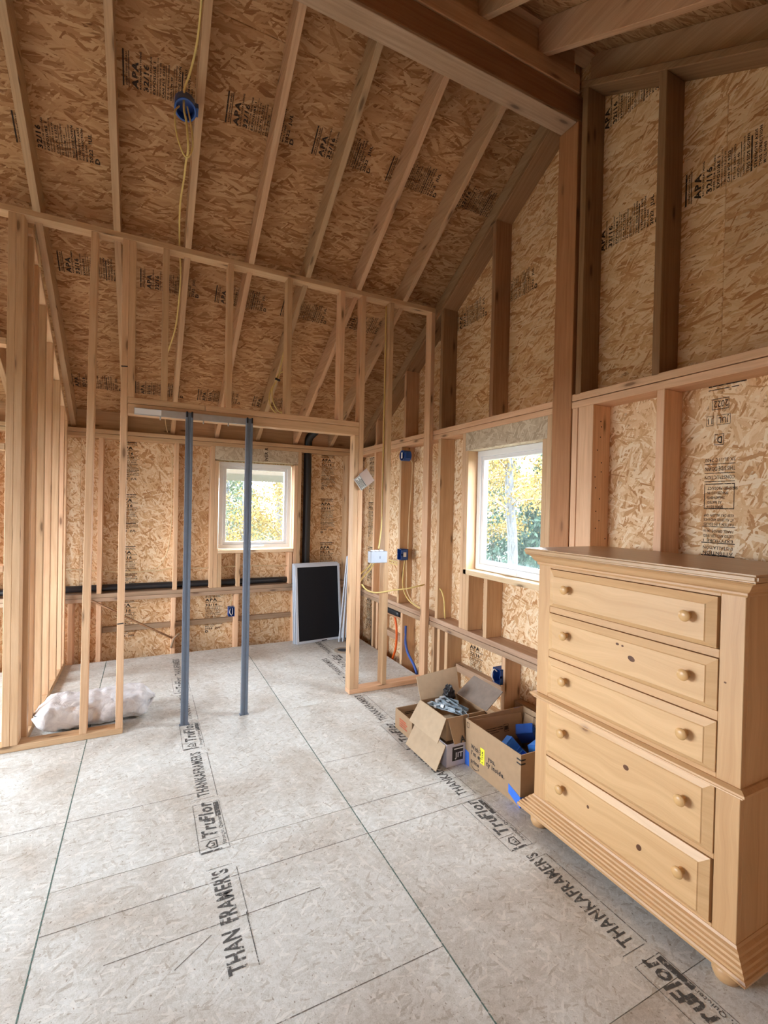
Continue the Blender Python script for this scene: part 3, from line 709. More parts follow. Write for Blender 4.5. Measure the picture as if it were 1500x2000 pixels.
# ------------------------------------------------------------------ pocket-door kit: two steel uprights and the track
def steel(x, which):
    t = thing('steel_upright', which, 'door upright', (x, 3.374, 0), 'steel uprights of the pocket door')
    bm = bmesh.new()
    pts = [(-.0225, .022), (-.0225, -.010), (-.0215, -.0125), (-.009, -.0125), (-.007, -.009), (.007, -.009), (.009, -.0125), (.0215, -.0125), (.0225, -.010), (.0225, .022)]
    vs = [[bm.verts.new((a, b, z)) for a, b in pts] for z in (.001, 2.062)]
    for i in range(len(pts)-1): bm.faces.new((vs[0][i], vs[0][i+1], vs[1][i+1], vs[1][i]))
    bm.faces.new(vs[0][::-1]); bm.faces.new(vs[1]); bm.faces.new((vs[0][-1], vs[0][0], vs[1][0], vs[1][-1]))
    bmesh.ops.recalc_face_normals(bm, faces=bm.faces); finish(bm, 'channel', M['steel'], t, ax=2)
    for s in (-1, 1):
        bm = bmesh.new(); add_box(bm, s*.016-.0055, s*.016+.0055, -.019, -.0127, 2.028, 2.066); c = finish(bm, 'top_clip', M['dark'], t, bevel=.0015)
    bm = bmesh.new(); add_box(bm, -.030, .030, -.012, .022, 0.0, .004); finish(bm, 'foot_plate', M['steel'], t)
steel(.247, 'grey steel upright nearer the plastic-wrapped bundle, left of the pair'); steel(.633, 'grey steel upright in the middle of the doorway, right of the pair')
t = thing('door_track', 'silver metal sliding door track under the wooden header', 'track', (.27, 3.385, 2.02))
bm = bmesh.new()
for a in ((-.345, .34, -.008, -.003, 0, .042), (-.345, .34, .006, .011, 0, .042), (-.345, .34, -.003, .006, .037, .042)): add_box(bm, *a)
finish(bm, 'rail', M['galv'], t)
for x in (-.2, .06, .22): bm = bmesh.new(); add_box(bm, x, x+.008, -.006, .002, -.022, .002); finish(bm, 'hanger_pin', M['galv'], t)
bm = bmesh.new(); add_box(bm, -.342, -.19, -.0115, -.0085, .004, .038); finish(bm, 'end_cap', M['white'], t)

# ------------------------------------------------------------------ chest of drawers
dz = thing('chest_of_drawers', 'tall honey pine chest with five drawers and round wooden knobs', 'chest of drawers', (1.885, 1.228, 0))
DX0, DX1, DY0, DY1 = 1.652, 2.13, .80, 1.657; O = dz.location
def db(nm, x0, x1, y0, y1, z0, z1, mat='pine', par=None, bev=.0015, ax=None):
    return box(nm, x0, x1, y0, y1, z0, z1, M[mat], par if par is not None else dz, bev, ax)
db('side_panel', DX0+.022, DX1, DY0, DY0+.02, .10, 1.245, ax=2); db('side_panel', DX0+.022, DX1, DY1-.02, DY1, .10, 1.245, ax=2)
db('back_panel', DX1-.012, DX1-.001, DY0+.021, DY1-.021, .10, 1.24)
db('gap_shade_panel', DX0+.045, DX0+.06, DY0+.021, DY1-.021, .10, 1.24, 'gap')  # dark panel behind the frame, standing in for shade in the gaps
DR = [(1.037, 1.203), (.838, 1.004), (.640, .802), (.375, .600), (.148, .353)]
DYa, DYb = .873, 1.585
db('face_stile', DX0, DX0+.022, DY0, DYa-.002, .10, 1.245, ax=2); db('face_stile', DX0, DX0+.022, DYb+.002, DY1, .10, 1.245, ax=2)
zz = [.10]+[v for d in reversed(DR) for v in d]+[1.245]
for a, b in zip(zz[0::2], zz[1::2]): db('face_rail', DX0, DX0+.022, DYa-.002, DYb+.002, a+.0025 if a > .11 else a, b-.0025 if b < 1.24 else b, ax=1)
def drawer(z0, z1, gap):
    bm = bmesh.new(); f = DX0-.004; ins = .032; fr = f-.014
    ya, yb = DYa+gap, DYb
    co = [(f, ya, z0), (f, yb, z0), (f, yb, z1), (f, ya, z1)]; ci = [(fr, ya+ins, z0+ins*.55), (fr, yb-ins, z0+ins*.55), (fr, yb-ins, z1-ins*.9), (fr, ya+ins, z1-ins*.9)]
    cs = [(fr+.003, ya+ins-.003, z0+ins*.55-.003), (fr+.003, yb-ins+.003, z0+ins*.55-.003), (fr+.003, yb-ins+.003, z1-ins*.9+.003), (fr+.003, ya+ins-.003, z1-ins*.9+.003)]
    cb = [(f+.022, y, z) for _, y, z in co]
    R = [[bm.verts.new(Vector(c)-O) for c in q] for q in (cb, co, cs, ci)]
    for a, b in zip(R, R[1:]):
        for i in range(4): bm.faces.new((a[i], a[(i+1) % 4], b[(i+1) % 4], b[i]))
    bm.faces.new(R[3]); bm.faces.new(R[0][::-1]); bmesh.ops.recalc_face_normals(bm, faces=bm.faces)
    return finish(bm, 'drawer', M['pine_drawer'], dz, ax=1)
KN = [(0, 0), (.012, 0), (.010, .006), (.009, .012), (.014, .016), (.0185, .021), (.0195, .026), (.017, .030), (.008, .033), (.0, .0335)]
for i, (z0, z1) in enumerate(DR):
    d = drawer(z0, z1, .006 if i in (0, 4) else .0)
    zc = [1.128, .930, .732, .508, .265][i]
    for y in (.960, 1.472):
        kn = lathe('knob', [(max(r, .0003), z) for r, z in KN], M['knob'], d, 20, Matrix.Translation(Vector((DX0-.0185, y, zc))-O) @ Matrix.Rotation(-math.pi/2, 4, 'Y'))
# dark knots in the drawer fronts
def knot(y, z, a, b, tilt=0):
    m = Matrix.Translation(Vector((DX0-.0183, y, z))-O) @ Matrix.Rotation(tilt, 4, 'X') @ Matrix.Rotation(-math.pi/2, 4, 'Y') @ Matrix.Diagonal((b, a, 1, 1))
    return lathe('wood_knot', [(.001, 0), (1, 0), (.9, .0004), (.001, .0006)], M['knot'], dz, 14, m, False)
for kx in [(1.165, .920, .015, .010, .3), (1.225, .960, .007, .005), (1.203, .958, .005, .004), (1.175, .505, .012, .010), (1.34, .26, .006, .007), (1.115, .24, .010, .012, .5)]: knot(*kx)
knot(.852, .935, .004, .003).location.x += .018
def mould(nm, prof, x0=DX0, x1=DX1, y0=DY0, y1=DY1, mat='pine'):
    """profile (outset, z) swept round left end, front and right end with mitred corners"""
    bm = bmesh.new(); R = []
    for d, z in prof: R.append([bm.verts.new(Vector(c)-O) for c in ((x1, y1+d, z), (x0-d, y1+d, z), (x0-d, y0-d, z), (x1, y0-d, z))])
    for a, b in zip(R, R[1:]):
        for i in range(3): bm.faces.new((a[i], a[i+1], b[i+1], b[i]))
    for i in range(3): pass
    bm.faces.new([r[0] for r in R][::-1]); bm.faces.new([r[3] for r in R])
    a, b = R[-1], R[0]
    for i in range(3): bm.faces.new((a[i], a[i+1], b[i+1], b[i]))
    bmesh.ops.recalc_face_normals(bm, faces=bm.faces)
    lay = bm.loops.layers.uv.verify()
    bm.normal_update()
    me_o = finish(bm, nm, M[mat], dz, ax=None); return me_o
mould('crown_moulding', [(-.01, 1.215), (.004, 1.215), (.008, 1.222), (.007, 1.228), (.016, 1.234), (.022, 1.242), (.027, 1.252), (.034, 1.259), (.045, 1.263), (.047, 1.266), (-.01, 1.266)])
tp = mould('top_board', [(-.47, 1.267), (.044, 1.267), (.050, 1.270), (.053, 1.276), (.053, 1.283), (.049, 1.289), (.043, 1.291), (-.428, 1.291)], mat='pine_top')
bpy.data.objects.remove(tp)
bm = bmesh.new(); add_box(bm, DX0-.053-O.x, DX1-O.x, DY0-.053-O.y, DY1+.053-O.y, 1.267, 1.291)
bmesh.ops.bevel(bm, geom=list(bm.edges), offset=.007, segments=3, affect='EDGES'); finish(bm, 'top_board', M['pine_top'], dz, ax=1)
mould('waist_moulding', [(-.01, .592), (.006, .592), (.012, .596), (.011, .600), (.018, .603), (.022, .608), (.021, .614), (.014, .618), (.006, .622), (-.01, .622)])
mould('base_moulding', [(-.01, .068), (.052, .068), (.054, .078), (.050, .084), (.046, .085), (.045, .093), (.038, .096), (.036, .103), (.028, .106), (.026, .113), (.018, .117), (.016, .124), (.006, .129), (.002, .137), (-.01, .137)])
for x in (1.665, 2.08):
    for y in (.83, 1.63): lathe('bun_foot', [(.022, 0), (.034, .006), (.041, .022), (.041, .036), (.034, .050), (.026, .056), (.030, .067)], M['pine'], dz, 20, Matrix.Translation(Vector((x, y, 0))-O))

# ------------------------------------------------------------------ cartons
def quad_panel(nm, pts, th, mat, par, mat2=None):
    """a cardboard panel: four corners, thickness along the normal"""
    P = [Vector(p)-par.location for p in pts]; n = (P[1]-P[0]).cross(P[3]-P[0]).normalized()*th
    bm = bmesh.new(); a = [bm.verts.new(p) for p in P]; b = [bm.verts.new(p+n) for p in P]
    bm.faces.new(a[::-1]); bm.faces.new(b)
    for i in range(4): bm.faces.new((a[i], a[(i+1) % 4], b[(i+1) % 4], b[i]))
    bmesh.ops.recalc_face_normals(bm, faces=bm.faces); return finish(bm, nm, mat, par)
def carton(t, x0, x1, y0, y1, z0, z1, mat, inner, th=.005, skip=()):
    c = {}
    for nm, a in {'l': (x0, x0+th, y0, y1), 'r': (x1-th, x1, y0, y1), 'n': (x0+th, x1-th, y0, y0+th), 'f': (x0+th, x1-th, y1-th, y1)}.items():
        if nm in skip: continue
        c[nm] = box('side_panel', a[0], a[1], a[2], a[3], z0, z1, mat, t)
    c['b'] = box('bottom_panel', x0+th, x1-th, y0+th, y1-th, z0, z0+th, inner, t)
    return c
# large carton beside the chest
bx = thing('large_carton', 'large open brown carton full of blue boxes, beside the pine chest', 'box', (1.88, 1.985, 0))
X0, X1, Y0, Y1, ZT = 1.667, 2.10, 1.762, 2.212, .262
carton(bx, X0, X1, Y0, Y1, .001, ZT, M['card'], M['card_in'])
# folded-in flaps inside
quad_panel('flap', [(X0+.01, Y1-.012, ZT-.012), (X1-.03, Y1-.012, ZT-.03), (X1-.03, Y1-.05, .10), (X0+.01, Y1-.05, .10)], .004, M['card'], bx)
quad_panel('flap', [(X1-.010, Y0+.02, ZT-.03), (X1-.010, Y1-.03, ZT-.03), (X1-.035, Y1-.03, .10), (X1-.035, Y0+.02, .10)], .004, M['card'], bx)
F1 = dict(shear=0, bold=.022)
def slogan(nm, z, items, lab):
    pr = Print()
    for t, x, w, size in items:
        ww = max(a for a, b in glyphs(t, 1, 0, .035)[0]); pr.text(t, x, 0, size, 0, .035, sx=w/(ww*size))
    return pr.build(nm, M['ink'], bx, (X0-.0008, 2.158, z), (0, -1, 0), (0, 0, 1), lab)
for w_, x_, l_, z_ in (('With', 0, .066, .116), ('you,', .148, .058, .116), ("I'm e", 0, .076, .083), ('ty inside.', .135, .145, .083)):
    slogan('printed_slogan', z_, [(w_, x_, l_, .034)], 'black printed words on the carton')
slogan('printed_logo', .038, [('prime', 0, .072, .032)], 'small black logo word')
pr = Print()
n0 = 12
for i in range(n0):
    a0, a1 = math.pi*(1.12+.72*i/n0), math.pi*(1.12+.72*(i+1)/n0); n = len(pr.v)
    w0 = .0015+.0035*math.sin(math.pi*i/n0); w1 = .0015+.0035*math.sin(math.pi*(i+1)/n0)
    for a, w in ((a0, w0), (a1, w1)): pr.v += [(.038+.036*math.cos(a), .036+.024*math.sin(a)), (.038+(.036+w)*math.cos(a), .036+(.024+w)*math.sin(a))]
    pr.f.append((n, n+1, n+3, n+2))
pr.bar(.060, .026, .072, .0285).bar(.070, .016, .0725, .0285)
pr.build('smile_arrow', M['ink'], bx, (X0-.0008, 2.158, .0), (0, -1, 0), (0, 0, 1), 'black smile arrow mark')
st = Print(); st.bar(0, 0, .036, .086); st.build('sticker', M['yellow'], bx, (X0-.0016, 2.075, .072), (0, -1, .0), (.0, .0, 1), 'yellow sticker')
pr = Print().text('WE ARE', 0, 0, .018, 0, .02).text('A TEAM', 0, -.018, .018, 0, .02); pr.build('sticker_print', M['ink'], bx, (X0-.002, 2.068, .075), (0, 0, 1), (0, 1, 0))
pr = Print().bar(0, 0, .03, .008).bar(0, -.02, .03, -.012); pr.build('corner_mark', M['ink'], bx, (X0-.0009, Y0+.030, ZT-.03), (0, -1, 0), (0, 0, 1)); pr.build('corner_mark', M['ink'], bx, (X0-.0009, Y0-.0009, ZT-.03), (1, 0, 0), (0, 0, 1))
pr = Print().rect(0, 0, .022, .03, .003); pr.build('corner_mark', M['ink_worn'], bx, (X0-.0009, Y1-.01, ZT-.045), (0, -1, 0), (0, 0, 1))
pr = Print().rect(0, 0, .09, .05, .004).text('FSC', .015, .014, .03).rect(0, .065, .09, .115, .004); pr.build('inside_print', M['ink_worn'], bx, (X1-.036, 2.10, .13), (0, -1, 0), (.13, 0, .99))
pr = Print().bar(0, .03, .12, .034).bar(0, .018, .12, .022).bar(0, .006, .09, .010).rect(.13, 0, .165, .04, .003).bar(.135, .008, .16, .03); pr.build('inside_print', M['ink_worn'], bx, (X0+.12, Y1-.0445, .155), (1, 0, 0), (0, .26, .96))
def tape(pts): quad_panel('tape_strip', pts, .0008, M['tape'], bx)['label'] = 'blue painter tape'
tape([(X0-.0012, Y1, .0), (X0-.0012, Y1, .085), (X0-.0012, Y1-.035, .08), (X0-.0012, Y1-.04, .002)])
tape([(X0-.0012, Y0+.085, .035), (X0-.0012, Y0+.085, .08), (X0-.0012, Y0, .055), (X0-.0012, Y0, .0)])
tape([(X0-.001, Y0-.0012, .0), (X0-.001, Y0-.0012, .055), (X0+.05, Y0-.0012, .045), (X0+.05, Y0-.0012, .0)])
tape([(X1-.08, Y1-.004, ZT+.001), (X1-.08, Y1+.0016, ZT-.05), (X1-.03, Y1+.0016, ZT-.05), (X1-.03, Y1-.004, ZT+.001)])
def outlet_box(nm, loc, rot, lab, cat='electrical box', group=None, s=(.055, .09, .07), mat='blue_bright', brackets=True):
    t = thing(nm, lab, cat, loc, group); w, h, d = s; th = .003
    bm = bmesh.new()
    for a in ((-w/2, -w/2+th, -h/2, h/2, 0, d), (w/2-th, w/2, -h/2, h/2, 0, d), (-w/2, w/2, -h/2, -h/2+th, 0, d), (-w/2, w/2, h/2-th, h/2, 0, d), (-w/2, w/2, -h/2, h/2, 0, th)): add_box(bm, *a)
    for sy in (-1, 1): add_box(bm, -.006, .006, sy*(h/2-.004)-.004, sy*(h/2-.004)+.004, d-.02, d)
    finish(bm, 'box_shell', M[mat], t)
    if brackets:
        for sy in (-1, 1):
            bm = bmesh.new(); add_box(bm, -w/2-.004, -w/2, sy*h*.3-.006, sy*h*.3+.006, d*.3, d*.9); finish(bm, 'nail_bracket', M[mat], t)
    t.rotation_euler = rot; return t
R90 = math.pi/2
outlet_box('outlet_box', (1.90, 1.90, .165), (R90*.80, .1, .45), 'deep bright blue electrical box on top of the pile in the large carton', group='blue boxes in the large carton', s=(.17, .11, .13))
outlet_box('outlet_box', (1.79, 2.00, .14), (.9, .3, 1.4), 'small blue electrical box in the large carton, farthest from the chest', group='blue boxes in the large carton')
outlet_box('outlet_box', (1.78, 1.87, .12), (.5, -.3, .2), 'blue electrical box under the topmost one in the large carton', group='blue boxes in the large carton', s=(.09, .1, .06))
outlet_box('outlet_box', (1.99, 2.06, .15), (.9, .3, 2.2), 'blue electrical box against the inner flap of the large carton', group='blue boxes in the large carton', s=(.10, .1, .06), mat='blue')
for i, (x, y, z, r) in enumerate([(1.75, 1.85, .03, .4), (1.76, 2.08, .03, 1.3), (1.90, 2.10, .03, .1), (2.0, 1.86, .03, 2.0), (1.9, 1.95, .03, .9)]):
    outlet_box('outlet_box', (x, y, z-.02), (0, 0, r), 'blue electrical box lying at the bottom of the large carton', group='blue boxes at the bottom of the large carton', s=(.09, .1, .07), mat='blue')
# upper kraft carton with open flaps, full of brackets
C0 = (1.555, 2.245); C1 = (1.83, 2.535); CZ0, CZ1 = .135, .265
cb = thing('kraft_carton', 'open kraft carton with spread flaps holding metal brackets', 'box', (1.69, 2.39, CZ0))
cs = carton(cb, C0[0], C1[0], C0[1], C1[1], CZ0, CZ1, M['card'], M['card_in'])
quad_panel('flap', [(C0[0], C1[1]+.0, CZ1), (C1[0]+.02, C1[1]+.0, CZ1), (C1[0]+.03, C1[1]+.055, CZ1+.155), (C0[0]-.005, C1[1]+.05, CZ1+.13)], .004, M['card_in'], cb)
quad_panel('flap', [(C1[0], C0[1]-.01, CZ1), (C1[0], C1[1], CZ1), (C1[0]+.115, C1[1]-.03, CZ1+.11), (C1[0]+.13, C0[1]-.005, CZ1+.095)], .004, M['card_dark'], cb)
quad_panel('flap', [(C0[0], C0[1], CZ1), (C0[0], C1[1], CZ1), (C0[0]-.075, C1[1]-.0, CZ1-.115), (C0[0]-.062, C0[1]-.01, CZ1-.125)], .004, M['card_in'], cb)
quad_panel('flap', [(C0[0]+.01, C0[1], CZ1), (C1[0]-.16, C0[1], CZ1), (C1[0]-.17, C0[1]-.04, CZ1-.135), (C0[0]+.03, C0[1]-.04, CZ1-.135)], .004, M['card'], cb)
Print().text('A', 0, 0, .05, 0, .03).build('printed_letter', M['ink'], cb, (C0[0]+.07, C0[1]-.0455, CZ1-.13), (1, 0, 0), (0, .28, .96))
# lower white carton and its hanging flap
cc = thing('white_carton', 'pale lilac carton with a black print, under the kraft carton', 'box', (1.69, 2.38, 0))
carton(cc, 1.54, 1.655+.20, 2.215, 2.555, .001, .130, M['lilac'], M['card_in'])
quad_panel('flap', [(1.538, 2.22, .125), (1.538, 2.55, .125), (1.455, 2.53, .01), (1.462, 2.20, .004)], .004, M['card_in'], cc)
pr = Print().bar(0, 0, .075, .08); pr.build('black_print', M['ink'], cc, (1.578, 2.2142, .03), (1, 0, 0), (0, 0, 1))
pr = Print().text('JIT', 0, 0, .04, 0, .03).bar(-.01, .046, .055, .052); pr.build('white_lettering', M['label'], cc, (1.60, 2.2136, .048), (1, 0, 0), (0, 0, 1))
# small carton at the far left
ca = thing('small_carton', 'small open brown carton with red print, farthest from the chest', 'box', (1.60, 2.665, 0))
carton(ca, 1.512, 1.70, 2.61-.05, 2.78, .001, .128, M['card'], M['card_in'])
pr = Print(); 
for i in range(4): pr.bar(0, i*.014, .10-.012*(i % 2), i*.014+.009)
pr.build('red_print', M['red'], ca, (1.5112, 2.72, .035), (0, -1, 0), (0, 0, 1))
pr = Print().text('B', 0, 0, .03).bar(.03, .004, .12, .009).bar(.03, .015, .11, .02); pr.build('inside_print', M['ink_worn'], ca, (1.55, 2.7745, .07), (1, 0, 0), (0, 0, 1))
# brackets and black bag in the kraft carton
proto = None
spots = [(1.62, 2.36, .262, .9, .12), (1.645, 2.39, .268, .86, .05), (1.66, 2.345, .264, .95, -.1), (1.68, 2.40, .272, .80, .08), (1.61, 2.42, .258, .9, -.05), (1.71, 2.36, .262, 1.05, .15), (1.70, 2.43, .270, .85, -.12), (1.66, 2.335, .258, 1.2, .2), (1.655, 2.34, .252, .9, .1), (1.70, 2.31, .252, .6, -.2)]
for i, (x, y, z, r, ti) in enumerate(spots):
    t = thing('metal_bracket', 'zinc metal bracket lying in the open kraft carton', 'bracket', (x, y, z), 'brackets in the kraft carton')
    t.rotation_euler = (ti, .12*(-1)**i, r+.9)
    if proto is None:
        bm = bmesh.new(); add_box(bm, -.07, .07, -.012, .012, -.001, .001); add_box(bm, -.07, .07, -.013, -.011, -.001, .018)
        a = finish(bm, 'channel', M['bracket'], t); bm = bmesh.new(); add_box(bm, .055, .075, -.018, .018, -.002, .014); b = finish(bm, 'end_tab', M['galv'], t); proto = (a, b)
    else:
        for c in proto: q = c.copy(); COL.objects.link(q); q.parent = t
def blob(nm, c, r, mat, parent=None, seed=0, amp=.25, freq=2.5, sub=4, pw=1):
    bm = bmesh.new(); bmesh.ops.create_icosphere(bm, subdivisions=sub, radius=1)
    for v in bm.verts:
        d = v.co.normalized(); s = 1+amp*mnoise.noise(d*freq+Vector((seed, 0, 0)))+amp*.4*mnoise.noise(d*freq*3+Vector((0, seed, 0)))
        q = Vector([math.copysign(abs(d[i])**pw, d[i]) for i in range(3)]); v.co = Vector((q.x*r[0], q.y*r[1], q.z*r[2]))*s
    o = finish(bm, nm, mat, parent, smooth=True); o.location = c; return o
tag(blob('plastic_bag', (1.74, 2.49, .285), (.035, .032, .055), M['dark'], None, 3, .5), 'crumpled black plastic bag standing in the kraft carton', 'bag')
bm = bmesh.new(); 
# ------------------------------------------------------------------ wrapped bundle on the floor behind the partition
def bundle():
    bm = bmesh.new(); nu, nv = 64, 44; R = []
    for i in range(nu+1):
        u = -1+2*i/nu; au = abs(u); ring = []
        body = (1-max(0, (au-.78)/.22)**2*.80)
        for k in range(nv):
            a = 2*math.pi*k/nv; c, s = math.cos(a), math.sin(a)
            y = math.copysign(abs(c)**.62, c)*.155*body; z = math.copysign(abs(s)**.62, s)*.083*(body if au < .8 else body*.9)
            if au > .86: y += .008*math.sin(7*a+3*u)*(au-.86)/.14; z *= 1-.93*(au-.86)/.14; z += .006*math.sin(5*a)*(au-.86)/.14
            d = mnoise.noise(Vector((u*3.2, c*1.6, s*1.6)))*.018+mnoise.noise(Vector((u*9, c*4, s*4+5)))*.009+abs(mnoise.noise(Vector((u*5+9, c*2.2, s*2.2))))*.014
            x = u*.335+(.02*math.sin(3*a+1) if au > .9 else 0)
            p = Vector((x, y, z)); n = Vector((0, c, s)); p += n*d; p.z = max(p.z+.092, .001); ring.append(bm.verts.new(p))
        R.append(ring)
    for a, b in zip(R, R[1:]):
        for k in range(nv): bm.faces.new((a[k], a[(k+1) % nv], b[(k+1) % nv], b[k]))
    bm.faces.new(R[0][::-1]); bm.faces.new(R[-1]); bmesh.ops.recalc_face_normals(bm, faces=bm.faces); return bm
bo = finish(bundle(), 'wrapped_bundle', M['wrap'], None, smooth=True); bo.location = (-.275, 3.70, .002); bo.rotation_euler.z = .10
tag(bo, 'long bundle wrapped in crumpled white plastic, lying behind the stud partition', 'wrapped bundle')
t_ = box('sticker', -.36, -.10, 3.66, 3.665, .17, .171, M['label'], None); bpy.data.objects.remove(t_)

# ------------------------------------------------------------------ window screens
def screen(nm, lab, w, h, mtx, group='spare window screens', mesh=True):
    t = thing(nm, lab, 'window screen', (0, 0, 0), group)
    for a in ((-w/2, w/2, 0, .026), (-w/2, w/2, h-.026, h), (-w/2, -w/2+.026, .026, h-.026), (w/2-.026, w/2, .026, h-.026)):
        bm = bmesh.new(); add_box(bm, a[0], a[1], -.006, .006, a[2], a[3]); finish(bm, 'frame_bar', M['screen_frame'], t, bevel=.0015)
    if mesh: bm = bmesh.new(); add_box(bm, -w/2+.025, w/2-.025, -.001, .001, .025, h-.025); finish(bm, 'mesh', M['mesh'], t)
    bm = bmesh.new(); add_box(bm, .02, .08, -.012, -.006, .006, .014); finish(bm, 'pull_tab', M['dark'], t)
    t.matrix_world = mtx; return t
def lean(x, y, rz, ang): return Matrix.Translation((x, y, .003)) @ Matrix.Rotation(rz, 4, 'Z') @ Matrix.Rotation(-ang, 4, 'X')
screen('window_screen', 'black mesh window screen with white frame, in front of the leaning stack', .53, .83, lean(1.700, 4.868, .10, .12))
screen('window_screen', 'middle one of the white-framed screens leaning on the back wall, mostly hidden', .53, .84, lean(1.686, 4.893, .10, .10))
screen('window_screen', 'rearmost of the white-framed screens leaning on the back wall, mostly hidden', .53, .845, lean(1.674, 4.918, .10, .075))
def edge_on(x, y, tilt): return Matrix.Translation((x, y, .003)) @ Matrix.Rotation(tilt, 4, 'Y') @ Matrix.Rotation(math.radians(47), 4, 'Z') @ Matrix.Rotation(-.05, 4, 'Y')
screen('window_screen', 'narrow white screen frame seen edge on, leftmost of the three at the corner', .11, .93, edge_on(1.918, 4.815, .10), mesh=False)
screen('window_screen', 'narrow white screen frame seen edge on, middle of the three at the corner', .11, .935, edge_on(1.960, 4.805, .065), mesh=False)
screen('window_screen', 'narrow white screen frame seen edge on, rightmost of the three at the corner', .11, .94, edge_on(2.003, 4.795, .03), mesh=False)

# ------------------------------------------------------------------ pipes, cables, boxes
def tt(nm, pts, r, mat, lab, cat, seg=10, n=8, **kw): return tag(tube(nm, pts, r, M[mat], None, seg, n, **kw), lab, cat)
tt('vent_pipe', [(1.60, YB+.078, -.25), (1.60, YB+.078, .3), (1.60, YB+.078, 1.0), (1.60, YB+.078, 1.8), (1.60, YB+.078, 2.12), (1.61, YB+.06, 2.22), (1.67, YB+.0, 2.30), (1.72, YB-.06, 2.40)], .043, 'abs', 'vertical black vent pipe running up the back wall right of the window', 'pipe', 18)
dp = tt('drain_pipe', [(-1.8, YB+.075, .665), (-.6, YB+.075, .662), (.3, YB+.075, .660), (1.385, YB+.075, .657)], .031, 'abs', 'horizontal black drain pipe above the middle plate of the back wall', 'pipe', 16)
tt('waste_pipe', [(2.235, 4.58, .30), (2.235, 4.4, .40), (2.235, 4.3, .425), (2.235, 4.03, .425)], .045, 'abs', 'thick black waste pipe below the middle plate of the right wall', 'pipe', 16)
tt('trap_pipe', [(2.235, 4.60, -.25), (2.235, 4.60, .0), (2.235, 4.60, .20), (2.235, 4.585, .33)], .05, 'abs', 'black pipe stub standing in the far right corner of the wall', 'pipe', 16)
tt('copper_tube', [(2.19, 4.36, .40), (2.19, 4.1, .402), (2.19, 3.93, .405), (2.19, 3.885, .38), (2.19, 3.88, .33), (2.19, 3.872, .27)], .008, 'copper', 'thin copper supply tube under the middle plate of the right wall', 'pipe')
tt('orange_hose', [(2.195, 4.09, .40), (2.195, 4.05, .28), (2.195, 4.06, .10), (2.195, 4.15, -.08), (2.195, 4.18, -.2)], .011, 'orange', 'orange water tube curving down by the right wall', 'water tube')
tt('blue_hose', [(2.195, 3.87, .36), (2.195, 3.87, .22), (2.195, 3.82, .12), (2.195, 3.68, .02), (2.195, 3.60, -.12)], .012, 'bluepex', 'blue water tube curving down by the right wall', 'water tube')
# ceiling fixture box and cables
fb = thing('ceiling_fixture_box', 'round blue plastic ceiling fixture box nailed to a rafter', 'electrical box', (.150, 2.65, 3.465))
TI = Matrix.Rotation(-math.atan(SL), 4, 'X')
lathe('box_shell', [(.044, 0), (.051, 0), (.053, .004), (.051, .008), (.051, .075), (.001, .075), (.001, .071), (.044, .071)], M['blue'], fb, 28, TI, hollow=True)
bm = bmesh.new(); add_box(bm, .045, .062, -.02, .02, .02, .07, TI); finish(bm, 'nail_bracket', M['blue'], fb)
R2X = .195
tt('ceiling_cable', [(R2X, 2.15, far(2.15)+.05), (R2X, 2.33, far(2.33)+.03), (R2X-.005, 2.50, far(2.50)+.03), (.165, 2.60, 3.62), (.145, 2.64, 3.57), (.142, 2.63, 3.46), (.155, 2.62, 3.38), (.165, 2.64, 3.27), (.165, 2.80, 3.30), (.17, 2.95, 3.35), (.170, 3.04, far(3.04)+.0),
   (.160, 3.20, far(3.2)+.025), (.172, 3.43, far(3.43)+.05), (.192, 3.63, far(3.63)+.02), (.180, 3.94, far(3.94)-.02), (.13, 4.17, far(4.17)-.04)], .0055, 'cable', 'long yellow cable running down along the rafter from the round ceiling box', 'cable', 7)
tt('cable_tail', [(.12, 2.63, 3.46), (.10, 2.60, 3.40), (.108, 2.60, 3.30), (.14, 2.61, 3.22), (.165, 2.61, 3.21), (.185, 2.61, 3.27), (.175, 2.62, 3.38), (.158, 2.64, 3.48)], .004, 'cable', 'looped yellow cable tail hanging out of the round ceiling box', 'cable', 7)
cl = thing('cable_coil', 'coiled yellow cable tied up beside a rafter behind the partition', 'cable', (.93, 3.8, 2.4))
tube('cable_loop', [(1.01, 3.72, 2.93), (.97, 3.76, 2.72), (.935, 3.80, 2.50), (.92, 3.81, 2.46), (.872, 3.82, 2.36), (.880, 3.82, 2.26), (.94, 3.82, 2.20), (.99, 3.82, 2.23), (1.0, 3.82, 2.30)], .005, M['cable'], cl, 7)
tube('cable_loop', [(.925, 3.80, 2.47), (.885, 3.80, 2.38), (.90, 3.80, 2.28), (.95, 3.80, 2.215), (1.0, 3.80, 2.25), (1.015, 3.80, 2.33)], .005, M['cable'], cl, 7)
tube('cable_loop', [(.915, 3.80, 2.47), (.94, 3.80, 2.52), (.985, 3.80, 2.545), (1.02, 3.80, 2.53)], .005, M['cable'], cl, 7)
tube('cable_tie', [(.905, 3.79, 2.475), (.945, 3.79, 2.462)], .009, M['dark'], cl, 8)
